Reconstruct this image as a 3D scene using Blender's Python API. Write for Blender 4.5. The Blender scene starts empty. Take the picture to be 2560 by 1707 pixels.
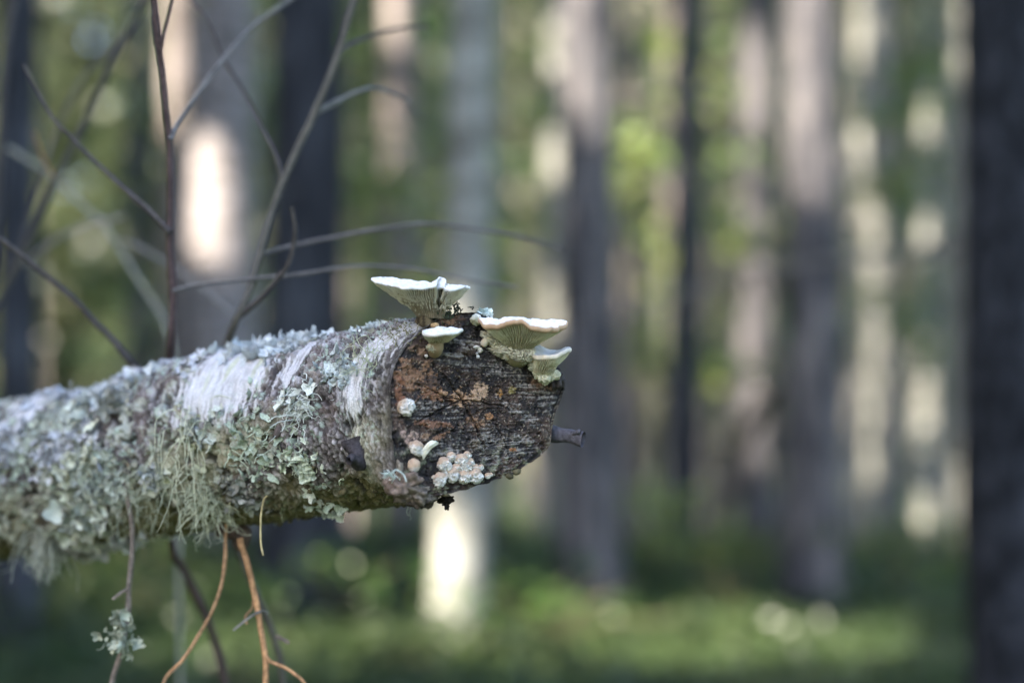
import bpy, math, random
import numpy as np
from mathutils import Vector

# ------------------------------------------------------------------ camera, sky, sun, exposure
S = bpy.context.scene
COL = S.collection
LENS, SENSOR = 50.0, 36.0
FPX = 2560 * LENS / SENSOR          # focal length in pixels of the photograph
CAMZ = 1.0
FOCUS = 0.855
cam_d = bpy.data.cameras.new('camera'); cam = bpy.data.objects.new('camera', cam_d); COL.objects.link(cam)
cam.location = (0, 0, CAMZ); cam.rotation_euler = (math.pi / 2, 0, 0)
cam_d.lens = LENS; cam_d.sensor_width = SENSOR; cam_d.clip_start = 0.02; cam_d.clip_end = 1500
cam_d.dof.use_dof = True; cam_d.dof.focus_distance = FOCUS; cam_d.dof.aperture_fstop = 2.05
cam_d.dof.aperture_blades = 0
S.camera = cam

SUN_EL = math.radians(39)
SUN_H = np.array([-0.74, -0.6726])                       # horizontal direction towards the sun
SUN_V = np.array([SUN_H[0] * math.cos(SUN_EL), SUN_H[1] * math.cos(SUN_EL), math.sin(SUN_EL)])
w = bpy.data.worlds.new('World'); S.world = w; w.use_nodes = True
nt = w.node_tree; bg = nt.nodes['Background']
sky = nt.nodes.new('ShaderNodeTexSky'); sky.sky_type = 'NISHITA'; sky.sun_disc = False
sky.sun_elevation = SUN_EL; sky.sun_rotation = math.atan2(SUN_H[0], SUN_H[1])
sky.air_density = 1.0; sky.dust_density = 1.6; sky.ozone_density = 1.0
nt.links.new(sky.outputs[0], bg.inputs[0]); bg.inputs[1].default_value = 0.15
sun_d = bpy.data.lights.new('sun', 'SUN'); sun_d.energy = 4.2; sun_d.angle = math.radians(0.53); sun_d.color = (1.0, 0.90, 0.76)
sun = bpy.data.objects.new('sun', sun_d); COL.objects.link(sun)
sun.rotation_euler = Vector(SUN_V).to_track_quat('Z', 'Y').to_euler(); sun.location = (-8, -6, 12)
S.view_settings.view_transform = 'Standard'; S.view_settings.look = 'None'
S.view_settings.exposure = 2.8; S.view_settings.gamma = 1.0
S.cycles.use_denoising = True
S.cycles.max_bounces = 6; S.cycles.diffuse_bounces = 4; S.cycles.transmission_bounces = 3
S.cycles.sample_clamp_indirect = 4.0; S.cycles.sample_clamp_direct = 0.0

# ------------------------------------------------------------------ helpers
RNG = np.random.RandomState(11)
_P = np.concatenate([np.random.RandomState(3).permutation(256)] * 2)
_G = np.random.RandomState(4).normal(size=(256, 3)); _G /= np.linalg.norm(_G, axis=1)[:, None]

def noise(p, s=1.0, seed=0):
    q = np.asarray(p, float) * s + seed * 17.31 + 300.7
    i = np.floor(q).astype(np.int64); f = q - i
    wt = f * f * f * (f * (f * 6 - 15) + 10)
    out = np.zeros(len(q))
    for dx in (0, 1):
        wx = wt[:, 0] if dx else 1 - wt[:, 0]
        a = _P[(i[:, 0] + dx) & 255]
        for dy in (0, 1):
            wy = wt[:, 1] if dy else 1 - wt[:, 1]
            b = _P[(a + i[:, 1] + dy) & 255]
            for dz in (0, 1):
                wz = wt[:, 2] if dz else 1 - wt[:, 2]
                g = _G[_P[(b + i[:, 2] + dz) & 255]]
                n = g[:, 0] * (f[:, 0] - dx) + g[:, 1] * (f[:, 1] - dy) + g[:, 2] * (f[:, 2] - dz)
                out += n * wx * wy * wz
    return out * 1.7

def fbm(p, s, o=4, seed=0, gain=0.5):
    out = 0; a = 1.0
    for k in range(o):
        out = out + a * noise(p, s * 2.03 ** k, seed + k * 3.7); a *= gain
    return out

def worley(p, s, seed=0):
    q = np.asarray(p, float) * s + seed * 9.1 + 300.3
    i = np.floor(q).astype(np.int64); f1 = np.full(len(q), 9.0); f2 = f1.copy(); idx = np.zeros(len(q), np.int64)
    for dx in (-1, 0, 1):
        for dy in (-1, 0, 1):
            for dz in (-1, 0, 1):
                c = i + (dx, dy, dz)
                h = _P[(_P[(_P[c[:, 0] & 255] + c[:, 1]) & 255] + c[:, 2]) & 255]
                jit = 0.5 + 0.45 * _G[h]
                d = np.linalg.norm(c + jit - q, axis=1)
                m = d < f1
                f2 = np.where(m, f1, np.minimum(f2, d)); idx = np.where(m, h, idx); f1 = np.where(m, d, f1)
    return f1, f2, idx

def sst(a, b, x):
    t = np.clip((np.asarray(x, float) - a) / (b - a), 0, 1)
    return t * t * (3 - 2 * t)

def mixc(c, d, m):
    m = np.asarray(m)[..., None]
    return np.asarray(c) * (1 - m) + np.asarray(d) * m

def px(u, v, Y):
    """A pixel of the photograph at distance Y as a point of the place."""
    return np.array([(u - 1280) * Y / FPX, Y, CAMZ + (853.5 - v) * Y / FPX])

def to_px(p):
    return 1280 + p[:, 0] / p[:, 1] * FPX, 853.5 - (p[:, 2] - CAMZ) / p[:, 1] * FPX

def grid_faces(n, m, wrap=False):
    mm = m if wrap else m - 1
    i, j = np.meshgrid(np.arange(n - 1), np.arange(mm), indexing='ij')
    j2 = (j + 1) % m
    return np.stack([i * m + j, i * m + j2, (i + 1) * m + j2, (i + 1) * m + j], -1).reshape(-1, 4)

def mesh_data(name, V, F, col=None, mat=None, smooth=True):
    V = np.asarray(V, np.float32); F = np.asarray(F, np.int32)
    me = bpy.data.meshes.new(name)
    k = F.shape[1]
    me.vertices.add(len(V)); me.vertices.foreach_set('co', V.ravel())
    me.loops.add(F.size); me.loops.foreach_set('vertex_index', F.ravel())
    me.polygons.add(len(F)); me.polygons.foreach_set('loop_start', np.arange(0, F.size, k, dtype=np.int32))
    me.polygons.foreach_set('use_smooth', np.full(len(F), smooth))
    me.update(calc_edges=True); me.validate()
    if col is not None:
        a = me.color_attributes.new('Col', 'FLOAT_COLOR', 'POINT')
        c = np.ones((len(V), 4), np.float32); c[:, :3] = np.clip(col, 0, 1); a.data.foreach_set('color', c.ravel())
    if mat: me.materials.append(mat)
    return me

def link(name, me, parent=None):
    o = bpy.data.objects.new(name, me); COL.objects.link(o)
    if parent is not None:
        o.parent = parent; o.matrix_parent_inverse = parent.matrix_world.inverted()
    return o

def obj(name, V, F, mat, parent=None, col=None, smooth=True):
    V = np.asarray(V, float)
    if parent is not None:
        V = V - np.array(parent.location)
        o = bpy.data.objects.new(name, mesh_data(name, V, F, col, mat, smooth)); COL.objects.link(o); o.parent = parent
        return o
    return link(name, mesh_data(name, V, F, col, mat, smooth))

def tag(o, label, cat, group=None, kind=None):
    o['label'] = label; o['category'] = cat
    if group: o['group'] = group
    if kind: o['kind'] = kind
    return o

def thing(name, loc, label, cat, group=None):
    o = bpy.data.objects.new(name, None); COL.objects.link(o); o.location = tuple(float(x) for x in loc)
    o.empty_display_size = 0.02
    return tag(o, label, cat, group)

class MB:
    """Collects vertices, faces and colours of one part."""
    def __init__(s): s.V = []; s.F = []; s.C = []; s.n = 0
    def add(s, V, F, col):
        V = np.asarray(V, float); F = np.asarray(F)
        if F.shape[1] == 3: F = np.column_stack([F, F[:, 2]])
        col = np.broadcast_to(np.asarray(col, float), V.shape)
        s.V.append(V); s.F.append(F + s.n); s.C.append(col); s.n += len(V)
    def build(s, name, mat, parent=None, smooth=True):
        V = np.concatenate(s.V); F = np.concatenate(s.F); C = np.concatenate(s.C)
        if (F[:, 2] == F[:, 3]).any():
            q = F[F[:, 2] != F[:, 3]]; t = F[F[:, 2] == F[:, 3]][:, :3]
            F = np.concatenate([t, q[:, [0, 1, 2]], q[:, [0, 2, 3]]])
        return obj(name, V, F, mat, parent, C, smooth)

def normals_grid(P, wrap_cols=True):
    n, m, _ = P.shape
    if wrap_cols: dv = np.roll(P, -1, 1) - np.roll(P, 1, 1)
    else: dv = np.gradient(P, axis=1)
    du = np.gradient(P, axis=0)
    N = np.cross(du, dv); N /= np.linalg.norm(N, axis=2, keepdims=True) + 1e-12
    return N

def smooth_path(pts, n):
    """Catmull-Rom through control points (any dimension)."""
    pts = np.asarray(pts, float); k = len(pts)
    if k == 2: return pts[0] + (pts[1] - pts[0]) * np.linspace(0, 1, n)[:, None]
    ext = np.vstack([2 * pts[0] - pts[1], pts, 2 * pts[-1] - pts[-2]])
    t = np.linspace(0, k - 1 - 1e-9, n); i = t.astype(int); f = (t - i)[:, None]
    p0, p1, p2, p3 = ext[i], ext[i + 1], ext[i + 2], ext[i + 3]
    return 0.5 * ((2 * p1) + (-p0 + p2) * f + (2 * p0 - 5 * p1 + 4 * p2 - p3) * f ** 2 + (-p0 + 3 * p1 - 3 * p2 + p3) * f ** 3)

def tube(path, rad, sides=8, bump=0.0, seed=0, cap=True):
    path = np.asarray(path, float); n = len(path); rad = np.broadcast_to(np.asarray(rad, float), (n,))
    T = np.gradient(path, axis=0); T /= np.linalg.norm(T, axis=1, keepdims=True) + 1e-12
    ref = np.array([0.31, 0.87, 0.39]); A = np.cross(T, ref); A /= np.linalg.norm(A, axis=1, keepdims=True) + 1e-12
    B = np.cross(T, A); th = np.linspace(0, 2 * np.pi, sides, endpoint=False)
    V = path[:, None] + rad[:, None, None] * (np.cos(th)[None, :, None] * A[:, None] + np.sin(th)[None, :, None] * B[:, None])
    if bump:
        k = noise(V.reshape(-1, 3), 1.0 / (rad.mean() * 2.2 + 1e-9), seed).reshape(n, sides, 1)
        V = V + bump * rad[:, None, None] * k * (V - path[:, None]) / (rad[:, None, None] + 1e-12)
    V = V.reshape(-1, 3); F = grid_faces(n, sides, True)
    if cap:
        c0 = len(V); V = np.vstack([V, path[0] - T[0] * rad[0] * 0.3, path[-1] + T[-1] * rad[-1] * 0.4])
        j = np.arange(sides); j2 = (j + 1) % sides
        F = np.vstack([F, np.column_stack([j2, j, np.full(sides, c0), np.full(sides, c0)]),
                       np.column_stack([(n - 1) * sides + j, (n - 1) * sides + j2, np.full(sides, c0 + 1), np.full(sides, c0 + 1)])])
    return V, F

_ico = {}
def ico(sub):
    if sub not in _ico:
        import bmesh
        bm = bmesh.new(); bmesh.ops.create_icosphere(bm, subdivisions=sub, radius=1.0)
        bm.verts.ensure_lookup_table()
        V = np.array([v.co[:] for v in bm.verts]); F = np.array([[v.index for v in f.verts] for f in bm.faces]); bm.free()
        _ico[sub] = (V, F)
    return _ico[sub]

# ------------------------------------------------------------------ materials
def vmat(name, rough=0.85, spec=0.25, bump_scale=None, bump=0.3, bump_dist=0.001, tint=0.25, tint_scale=900, trans=0.0, sheen=0.0, sss=0.0):
    """Vertex-colour albedo with procedural grain and relief."""
    m = bpy.data.materials.new(name); m.use_nodes = True; n = m.node_tree.nodes; l = m.node_tree.links
    b = n['Principled BSDF']; b.inputs['Roughness'].default_value = rough; b.inputs['Specular IOR Level'].default_value = spec
    a = n.new('ShaderNodeAttribute'); a.attribute_name = 'Col'
    tc = n.new('ShaderNodeTexCoord'); nz = n.new('ShaderNodeTexNoise'); nz.inputs['Scale'].default_value = tint_scale; nz.inputs['Detail'].default_value = 4
    l.new(tc.outputs['Object'], nz.inputs['Vector'])
    mr = n.new('ShaderNodeMapRange'); mr.inputs['From Min'].default_value = 0.3; mr.inputs['From Max'].default_value = 0.7
    mr.inputs['To Min'].default_value = 1 - tint; mr.inputs['To Max'].default_value = 1 + tint
    l.new(nz.outputs['Fac'], mr.inputs['Value'])
    mx = n.new('ShaderNodeVectorMath'); mx.operation = 'SCALE'; l.new(a.outputs['Color'], mx.inputs[0]); l.new(mr.outputs[0], mx.inputs['Scale'])
    l.new(mx.outputs[0], b.inputs['Base Color'])
    if bump_scale:
        nb = n.new('ShaderNodeTexNoise'); nb.inputs['Scale'].default_value = bump_scale; nb.inputs['Detail'].default_value = 5
        l.new(tc.outputs['Object'], nb.inputs['Vector'])
        bp = n.new('ShaderNodeBump'); bp.inputs['Strength'].default_value = bump; bp.inputs['Distance'].default_value = bump_dist
        l.new(nb.outputs['Fac'], bp.inputs['Height']); l.new(bp.outputs[0], b.inputs['Normal'])
    if sss:
        b.inputs['Subsurface Weight'].default_value = sss; b.inputs['Subsurface Radius'].default_value = (1.0, 0.7, 0.4); b.inputs['Subsurface Scale'].default_value = 0.0012
    if trans:
        t = n.new('ShaderNodeBsdfTranslucent'); l.new(mx.outputs[0], t.inputs['Color'])
        ms = n.new('ShaderNodeMixShader'); ms.inputs[0].default_value = trans
        l.new(b.outputs[0], ms.inputs[1]); l.new(t.outputs[0], ms.inputs[2]); l.new(ms.outputs[0], n['Material Output'].inputs['Surface'])
    return m

def bark_mat(name, c1, c2, c3, scale=(9, 9, 1.6), c3_at=0.62, rough=0.9):
    """Tree bark: plates stretched up the stem, three tones."""
    m = bpy.data.materials.new(name); m.use_nodes = True; n = m.node_tree.nodes; l = m.node_tree.links
    b = n['Principled BSDF']; b.inputs['Roughness'].default_value = rough; b.inputs['Specular IOR Level'].default_value = 0.2
    tc = n.new('ShaderNodeTexCoord'); mp = n.new('ShaderNodeMapping'); mp.inputs['Scale'].default_value = scale
    l.new(tc.outputs['Object'], mp.inputs['Vector'])
    nz = n.new('ShaderNodeTexNoise'); nz.inputs['Scale'].default_value = 2.2; nz.inputs['Detail'].default_value = 8; nz.inputs['Roughness'].default_value = 0.65
    l.new(mp.outputs[0], nz.inputs['Vector'])
    r = n.new('ShaderNodeValToRGB'); e = r.color_ramp.elements
    e[0].position = 0.36; e[0].color = (*c1, 1); e[1].position = 0.5; e[1].color = (*c2, 1)
    k = e.new(c3_at); k.color = (*c3, 1)
    l.new(nz.outputs['Fac'], r.inputs['Fac']); l.new(r.outputs[0], b.inputs['Base Color'])
    bp = n.new('ShaderNodeBump'); bp.inputs['Strength'].default_value = 0.8; bp.inputs['Distance'].default_value = 0.02
    l.new(nz.outputs['Fac'], bp.inputs['Height']); l.new(bp.outputs[0], b.inputs['Normal'])
    return m
# ------------------------------------------------------------------ ground
def ground_z(x, y):
    x = np.asarray(x, float); y = np.asarray(y, float)
    d = np.maximum(y - 6.2, 0)
    g = -np.where(d < 20, 0.17 * d * sst(0, 3, d), 3.4)
    p = np.stack([x, y, np.zeros_like(x)], -1).reshape(-1, 3)
    return g + (0.10 * noise(p, 0.35, 5) + 0.05 * noise(p, 1.3, 6)).reshape(x.shape)

def axis_steps(a, b, fine, far):
    inner = np.arange(a, b + 1e-6, fine)
    k = np.geomspace(fine, far, 22)
    return np.concatenate([a - np.cumsum(k)[::-1], inner, b + np.cumsum(k)])

gx = axis_steps(-14, 14, 0.35, 70); gy = axis_steps(-8, 46, 0.35, 70)
GX, GY = np.meshgrid(gx, gy, indexing='ij')
gm = bpy.data.materials.new('forest_floor'); gm.use_nodes = True
n_ = gm.node_tree.nodes; l_ = gm.node_tree.links; b_ = n_['Principled BSDF']; b_.inputs['Roughness'].default_value = 1.0; b_.inputs['Specular IOR Level'].default_value = 0.1
tc_ = n_.new('ShaderNodeTexCoord'); nz_ = n_.new('ShaderNodeTexNoise'); nz_.inputs['Scale'].default_value = 1.7; nz_.inputs['Detail'].default_value = 9
l_.new(tc_.outputs['Object'], nz_.inputs['Vector']); rp_ = n_.new('ShaderNodeValToRGB'); e_ = rp_.color_ramp.elements
e_[0].position = 0.32; e_[0].color = (0.035, 0.030, 0.02, 1); e_[1].position = 0.68; e_[1].color = (0.055, 0.075, 0.026, 1)
k_ = e_.new(0.48); k_.color = (0.035, 0.06, 0.022, 1)
l_.new(nz_.outputs['Fac'], rp_.inputs['Fac']); l_.new(rp_.outputs[0], b_.inputs['Base Color'])
g = obj('ground', np.stack([GX, GY, ground_z(GX, GY)], -1).reshape(-1, 3), grid_faces(len(gx), len(gy)), gm)
g['kind'] = 'structure'; g['label'] = 'mossy green forest floor falling away between the trees'

# ------------------------------------------------------------------ foliage
LEAF = vmat('leaves', rough=0.42, spec=0.5, tint=0.15, tint_scale=30, trans=0.35)
NEEDLE = vmat('needles', rough=0.7, spec=0.2, tint=0.2, tint_scale=30, trans=0.15)

def leaf_quads(P, size, rng, aspect=0.5, flat=0.0):
    """Small pointed leaf faces at points P with random bearing."""
    n = len(P); a = rng.normal(size=(n, 3)); a[:, 2] *= (1 - flat); a /= np.linalg.norm(a, axis=1, keepdims=True)
    r = rng.normal(size=(n, 3)); r[:, 2] *= (1 - 0.5 * flat); b = np.cross(a, r); b /= np.linalg.norm(b, axis=1, keepdims=True) + 1e-9
    s = (size * rng.uniform(0.6, 1.35, n))[:, None]
    V = np.stack([P - a * s * 0.5, P + b * s * aspect * 0.5, P + a * s * 0.5, P - b * s * aspect * 0.5], 1)
    F = np.arange(4 * n).reshape(n, 4)
    return V.reshape(-1, 3), F

def leaf_cols(n, rng, c, var=0.3, hue=0.15):
    k = rng.uniform(1 - var, 1 + var, (n, 1)); h = rng.uniform(-hue, hue, n)
    C = np.asarray(c)[None] * k; C[:, 0] *= 1 + h * 1.6; C[:, 2] *= 1 - h
    return np.repeat(C, 4, 0)

def clump_points(n, clumps, rng):
    """Points around clump centres: clumps rows (x,y,z,r)."""
    i = rng.randint(0, len(clumps), n); d = rng.normal(size=(n, 3)); d /= np.linalg.norm(d, axis=1, keepdims=True)
    return clumps[i, :3] + d * (clumps[i, 3:4] * rng.uniform(0, 1, (n, 1)) ** 0.45) * np.array([1, 1, 0.6])

# spots picked to be lit; crown leaves in their sun rays are removed: (u, v, distance, radius)
SUNLIT = [(1140, v, 4.95, 0.13) for v in range(1300, 1540, 40)] + \
         [(1440, v, 5.7, 0.16) for v in range(-80, 240, 45)] + \
         [(1990, v, 5.9, 0.15) for v in range(-60, 450, 50)] + \
         [(570, v, 7.4, 0.13) for v in range(480, 660, 30)] + [(515, v, 7.4, 0.08) for v in (500, 560)] + \
         [(430, v, 7.9, 0.14) for v in range(-60, 210, 50)] + \
         [(1880, v, 9.4, 0.13) for v in (430, 480, 530, 800, 850, 1010, 1060, 1110)] + \
         [(990, v, 10.9, 0.17) for v in (20, 60, 330, 370)] + \
         [(1640, 1390, 5.6, 0.25), (1640, 1430, 5.4, 0.25), (1980, 1560, 4.8, 0.3), (300, 1450, 5.5, 0.35), (1330, 1560, 4.7, 0.3), (700, 1600, 4.6, 0.3)] + \
         [(1700, v, 9.0, 0.35) for v in range(0, 650, 100)] + \
         [(2318, v, 13.4, 0.13) for v in (290, 570, 900, 985, 1075, 1290)] + [(2155, v, 11.9, 0.12) for v in (90, 340, 900)] + [(1382, v, 11.4, 0.14) for v in (120, 390, 760)] + [(1585, v, 12.4, 0.13) for v in (30, 230, 470, 930)] + \
         [(640, 1500, 0.96, 0.05), (655, 1600, 0.96, 0.06), (535, 1540, 0.97, 0.05)]
# spots picked to stay shaded; crown leaves over them are kept
SHADED = [(u, 1200 - u * 0.16, 1.07 - u * 0.000185, 0.09) for u in range(-100, 1420, 60)] + \
         [(1440, v, 5.7, 0.16) for v in range(330, 1450, 60)] + [(1990, v, 5.9, 0.15) for v in range(560, 1450, 60)] + \
         [(2480, v, 3.1, 0.14) for v in range(0, 1720, 60)] + [(720, v, 5.35, 0.17) for v in range(0, 1400, 60)] + [(20, v, 4.5, 0.12) for v in range(0, 1200, 60)] + \
         [(1190, v, 4.9, 0.10) for v in range(0, 1160, 60)] + [(2340, v, 7.5, 0.12) for v in range(0, 1400, 60)] + [(1710, v, 8.3, 0.12) for v in range(300, 1300, 60)]
SH_T = np.array([px(u, v, Y) for u, v, Y, r in SHADED]); SH_R = np.array([r for *_, r in SHADED])
SUN_T = np.array([px(u, v, Y) for u, v, Y, r in SUNLIT]); SUN_R = np.array([r for *_, r in SUNLIT])

def clear_of_sun(P, extra=0.0, shade=True):
    keep = np.ones(len(P), bool); core = np.ones(len(P), bool); prot = np.zeros(len(P), bool)
    def perp(T):
        d = P - T; along = d @ SUN_V; return np.linalg.norm(d - along[:, None] * SUN_V, axis=1), along > 0.3
    for T, r in zip(SUN_T, SUN_R):
        q, m = perp(T); keep &= ~((q < r + extra) & m); core &= ~((q < r * 0.75) & m)
    if shade:
        for T, r in zip(SH_T, SH_R):
            q, m = perp(T); prot |= (q < r) & m
        keep |= prot & core
    return keep

def crown_mesh(name, n, h0, h1, rad, size, col, rng, nclump=70, mat=None, world=None, aspect=0.5, conic=0.6):
    z = rng.uniform(0, 1, nclump); rr = rad * (1 - conic * z) * np.sqrt(rng.uniform(0.05, 1, nclump)); a = rng.uniform(0, 2 * np.pi, nclump)
    cl = np.column_stack([rr * np.cos(a), rr * np.sin(a), h0 + (h1 - h0) * z, rad * rng.uniform(0.18, 0.36, nclump)])
    P = clump_points(n, cl, rng)
    if world is not None:
        P = P[clear_of_sun(P + world, size * 0.3)]
    V, F = leaf_quads(P, size, rng, aspect)
    return mesh_data(name, V, F, leaf_cols(len(P), rng, col), mat, False)

# ------------------------------------------------------------------ trees
B_PINE = bark_mat('pine_bark', (0.024, 0.023, 0.026), (0.068, 0.066, 0.073), (0.18, 0.165, 0.163))
B_DARK = bark_mat('spruce_bark', (0.012, 0.013, 0.016), (0.032, 0.034, 0.041), (0.085, 0.09, 0.105), c3_at=0.66)
B_BIRCH = bark_mat('birch_bark', (0.09, 0.08, 0.075), (0.25, 0.225, 0.22), (0.36, 0.325, 0.32), scale=(3, 3, 9), c3_at=0.56)
B_BLACK = bark_mat('wet_black_bark', (0.004, 0.005, 0.007), (0.013, 0.015, 0.020), (0.05, 0.055, 0.07), scale=(14, 14, 6), c3_at=0.64)
B_SILVER = bark_mat('silver_birch_bark', (0.12, 0.115, 0.10), (0.24, 0.24, 0.215), (0.31, 0.31, 0.28), scale=(3, 3, 9), c3_at=0.56)
B_GREY = bark_mat('grey_bark', (0.07, 0.07, 0.06), (0.17, 0.17, 0.15), (0.28, 0.28, 0.25))
B_PALE = bark_mat('pale_pine_bark', (0.07, 0.058, 0.056), (0.19, 0.162, 0.15), (0.30, 0.26, 0.245))

def trunk_mesh(name, r0, h, lean, rng, mat, sides=20, rings=26, flare=0.35):
    z = np.linspace(0, 1, rings) ** 1.4 * h
    R = r0 * (1 - 0.72 * z / h) * (1 + flare * np.exp(-z / 0.22))
    wob = np.cumsum(rng.normal(0, 0.006, (rings, 2)), 0); wob -= wob[0]
    ctr = np.column_stack([lean[0] * z + wob[:, 0], lean[1] * z + wob[:, 1], z - 0.12])
    V, F = tube(ctr, R, sides, bump=0.10, seed=rng.randint(50))
    return mesh_data(name, V, F, None, mat)

CROWNS = {}
for kk in range(3):
    CROWNS['pine', kk] = crown_mesh('pine_crown', 2200, 7.5, 15, 1.7, 0.20, (0.06, 0.078, 0.033), np.random.RandomState(40 + kk), 60, NEEDLE)
    CROWNS['birch', kk] = crown_mesh('birch_crown', 2400, 4.2, 14, 1.7, 0.13, (0.125, 0.155, 0.055), np.random.RandomState(50 + kk), 80, LEAF)
    CROWNS['spruce', kk] = crown_mesh('spruce_crown', 2800, 2.0, 15, 2.2, 0.17, (0.035, 0.07, 0.03), np.random.RandomState(60 + kk), 110, NEEDLE, conic=0.85)
BRANCH = {}
def dead_branches(rng, r0, h):
    mb = MB()
    for k in range(7):
        z = rng.uniform(0.8, 3.6); a = rng.uniform(0, 6.28); L = rng.uniform(0.4, 1.1)
        d = np.array([math.cos(a), math.sin(a), rng.uniform(-0.35, 0.1)])
        pts = np.array([[0, 0, z], [0, 0, z] + d * L * 0.5, [0, 0, z] + d * L + (0, 0, -0.1)])
        V, F = tube(smooth_path(pts, 6), np.linspace(0.011, 0.003, 6), 5)
        mb.add(V, F, (0.12, 0.11, 0.10))
    return mb

TWIGM = vmat('dead_twig_bark', rough=0.8, tint=0.35, tint_scale=400, bump_scale=900, bump=0.4, bump_dist=0.0006)
def tree(name, label, x, y, r, kind, bark, lean=(0, 0), h=15, crown=True, group=None, rng=None, branches=True, cat='tree', kv=0):
    rng = rng or np.random.RandomState(int(abs(x * 991 + y * 131)) % 9999)
    z = float(ground_z(np.array([x]), np.array([y]))[0])
    t = thing(name, (x, y, z), label, cat, group)
    o = bpy.data.objects.new('trunk', trunk_mesh('trunk', r, h, lean, rng, bark)); COL.objects.link(o); o.parent = t
    if crown:
        me = CROWNS[kind, kv % 3]
        if group is None:
            h0, cr, sz, cl, mt = {'pine': (8.5, 1.6, 0.2, (0.06, 0.078, 0.033), NEEDLE), 'birch': (5.0, 1.5, 0.13, (0.125, 0.155, 0.055), LEAF), 'spruce': (5.0, 1.7, 0.17, (0.035, 0.07, 0.03), NEEDLE)}[kind]
            me = crown_mesh('own_crown', 1500, h0 + 1.5, 15.5, cr, sz, cl, rng, 60, mt, world=np.array([x, y, z]))
        c = bpy.data.objects.new('crown', me); COL.objects.link(c); c.parent = t
        if group is not None:
            c.rotation_euler = (0, 0, rng.uniform(0, 6.28)); c.scale = (1, 1, h / 15 * rng.uniform(0.95, 1.1)); c.location = (lean[0] * h * 0.6, lean[1] * h * 0.6, 0)
    if branches:
        mb = dead_branches(rng, r, h); V = np.concatenate(mb.V) + np.array(t.location); mb.V = [V]; mb.F = [np.concatenate(mb.F)]; mb.C = [np.concatenate(mb.C)]
        mb.build('dead_branches', TWIGM, t)['kind'] = 'stuff'
    return t

def tree_px(name, label, u, Y, wpx, kind, bark, lean=0.0, **k):
    p = px(u, 853.5, Y)
    return tree(name, label, p[0], p[1], wpx * Y / FPX / 2 * 1.03, kind, bark, lean=(lean, 0), **k)

tree_px('pine_tree', 'blue-grey shaded pine trunk behind the lichen-covered end of the thin saplings', 40, 4.6, 112, 'pine', B_DARK, kv=0)
tree_px('pine_tree', 'thin brown trunk standing between the upright sapling and the blue-grey pine', 345, 9.2, 66, 'pine', B_PINE, kv=1)
tree_px('pine_tree', 'pink-barked pine whose upper stem is sunlit behind the forked sapling', 445, 8.0, 84, 'pine', B_PALE, kv=2)
tree_px('birch_tree', 'pale trunk with a wide dazzling sunlit patch behind the crossing twigs', 560, 7.5, 165, 'birch', B_BIRCH, kv=0)
tree_px('spruce_tree', 'broad dark charcoal trunk directly behind the mossy crest of the log', 765, 5.5, 205, 'pine', B_DARK, kv=0)
tree_px('pine_tree', 'slim pink-brown pine with sun flecks beside the broad charcoal trunk', 992, 11, 88, 'pine', B_PALE, kv=1)
tree_px('birch_tree', 'slender grey-green birch with a brilliantly sunlit white foot below the cut log end', 1150, 5.0, 128, 'birch', B_SILVER, lean=0.028, kv=1, branches=False)
tree_px('pine_tree', 'straight violet-grey pine with a sunlit pale upper stem beyond the broad fungus', 1482, 5.8, 150, 'pine', B_PINE, kv=2)
tree_px('spruce_tree', 'dim grey trunk behind the yellow-green young leaves', 1712, 8.4, 84, 'pine', B_DARK, kv=0)
tree_px('pine_tree', 'warm pinkish sunlit trunk partly hidden by the two-toned pine', 1893, 9.5, 105, 'pine', B_PINE, kv=1)
tree_px('pine_tree', 'two-toned pine, sunlit pale above and blackish below, with a leaning dead stem', 2035, 6.0, 148, 'pine', B_PINE, kv=0)
tree_px('pine_tree', 'thin greenish-grey trunk between the two-toned pine and the near black trunk', 2195, 10, 66, 'spruce', B_GREY, kv=1)
tree_px('spruce_tree', 'slate-grey trunk just beside the near black trunk', 2400, 7.6, 80, 'pine', B_GREY, kv=2)
tree_px('birch_tree', 'thin pale stem flecked with round spots of sun beside the slate-grey trunk', 2322, 13.5, 52, 'birch', B_SILVER, kv=0)
tree_px('birch_tree', 'thin pale stem with sun spots just past the two-toned pine', 2160, 12.0, 50, 'birch', B_SILVER, kv=1)
tree_px('birch_tree', 'thin pale stem with a bright sun spot close beside the violet-grey pine', 1388, 11.5, 60, 'birch', B_SILVER, kv=2)
tree_px('pine_tree', 'thin brown stem flecked with sun in front of the yellow-green leaves', 1590, 12.5, 56, 'pine', B_PALE, kv=2)
tree_px('spruce_tree', 'near blackish trunk with coarse blue-black bark, the closest of the trees', 2530, 3.2, 235, 'pine', B_BLACK, kv=1)
# a dead stem leaning on the two-toned pine
lp0 = px(1760, 1240, 7.2); lp1 = px(1985, 930, 6.1); lp0[2] = float(ground_z(lp0[0:1], lp0[1:2])[0]) - 0.05
ls = thing('dead_stem', lp0, 'pale dead stem leaning slantwise against the foot of the two-toned pine', 'dead tree')
V, F = tube(smooth_path([lp0, px(1860, 1090, 6.7), lp1], 14), np.linspace(0.06, 0.035, 14), 12, bump=0.15)
o = obj('trunk', V, F, B_PALE, ls)
V, F = tube(smooth_path([px(1900, 1040, 6.5), px(1925, 960, 6.4), px(1930, 900, 6.45)], 6), np.linspace(0.014, 0.006, 6), 8); obj('broken_branch', V, F, B_PALE, ls)

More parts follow.
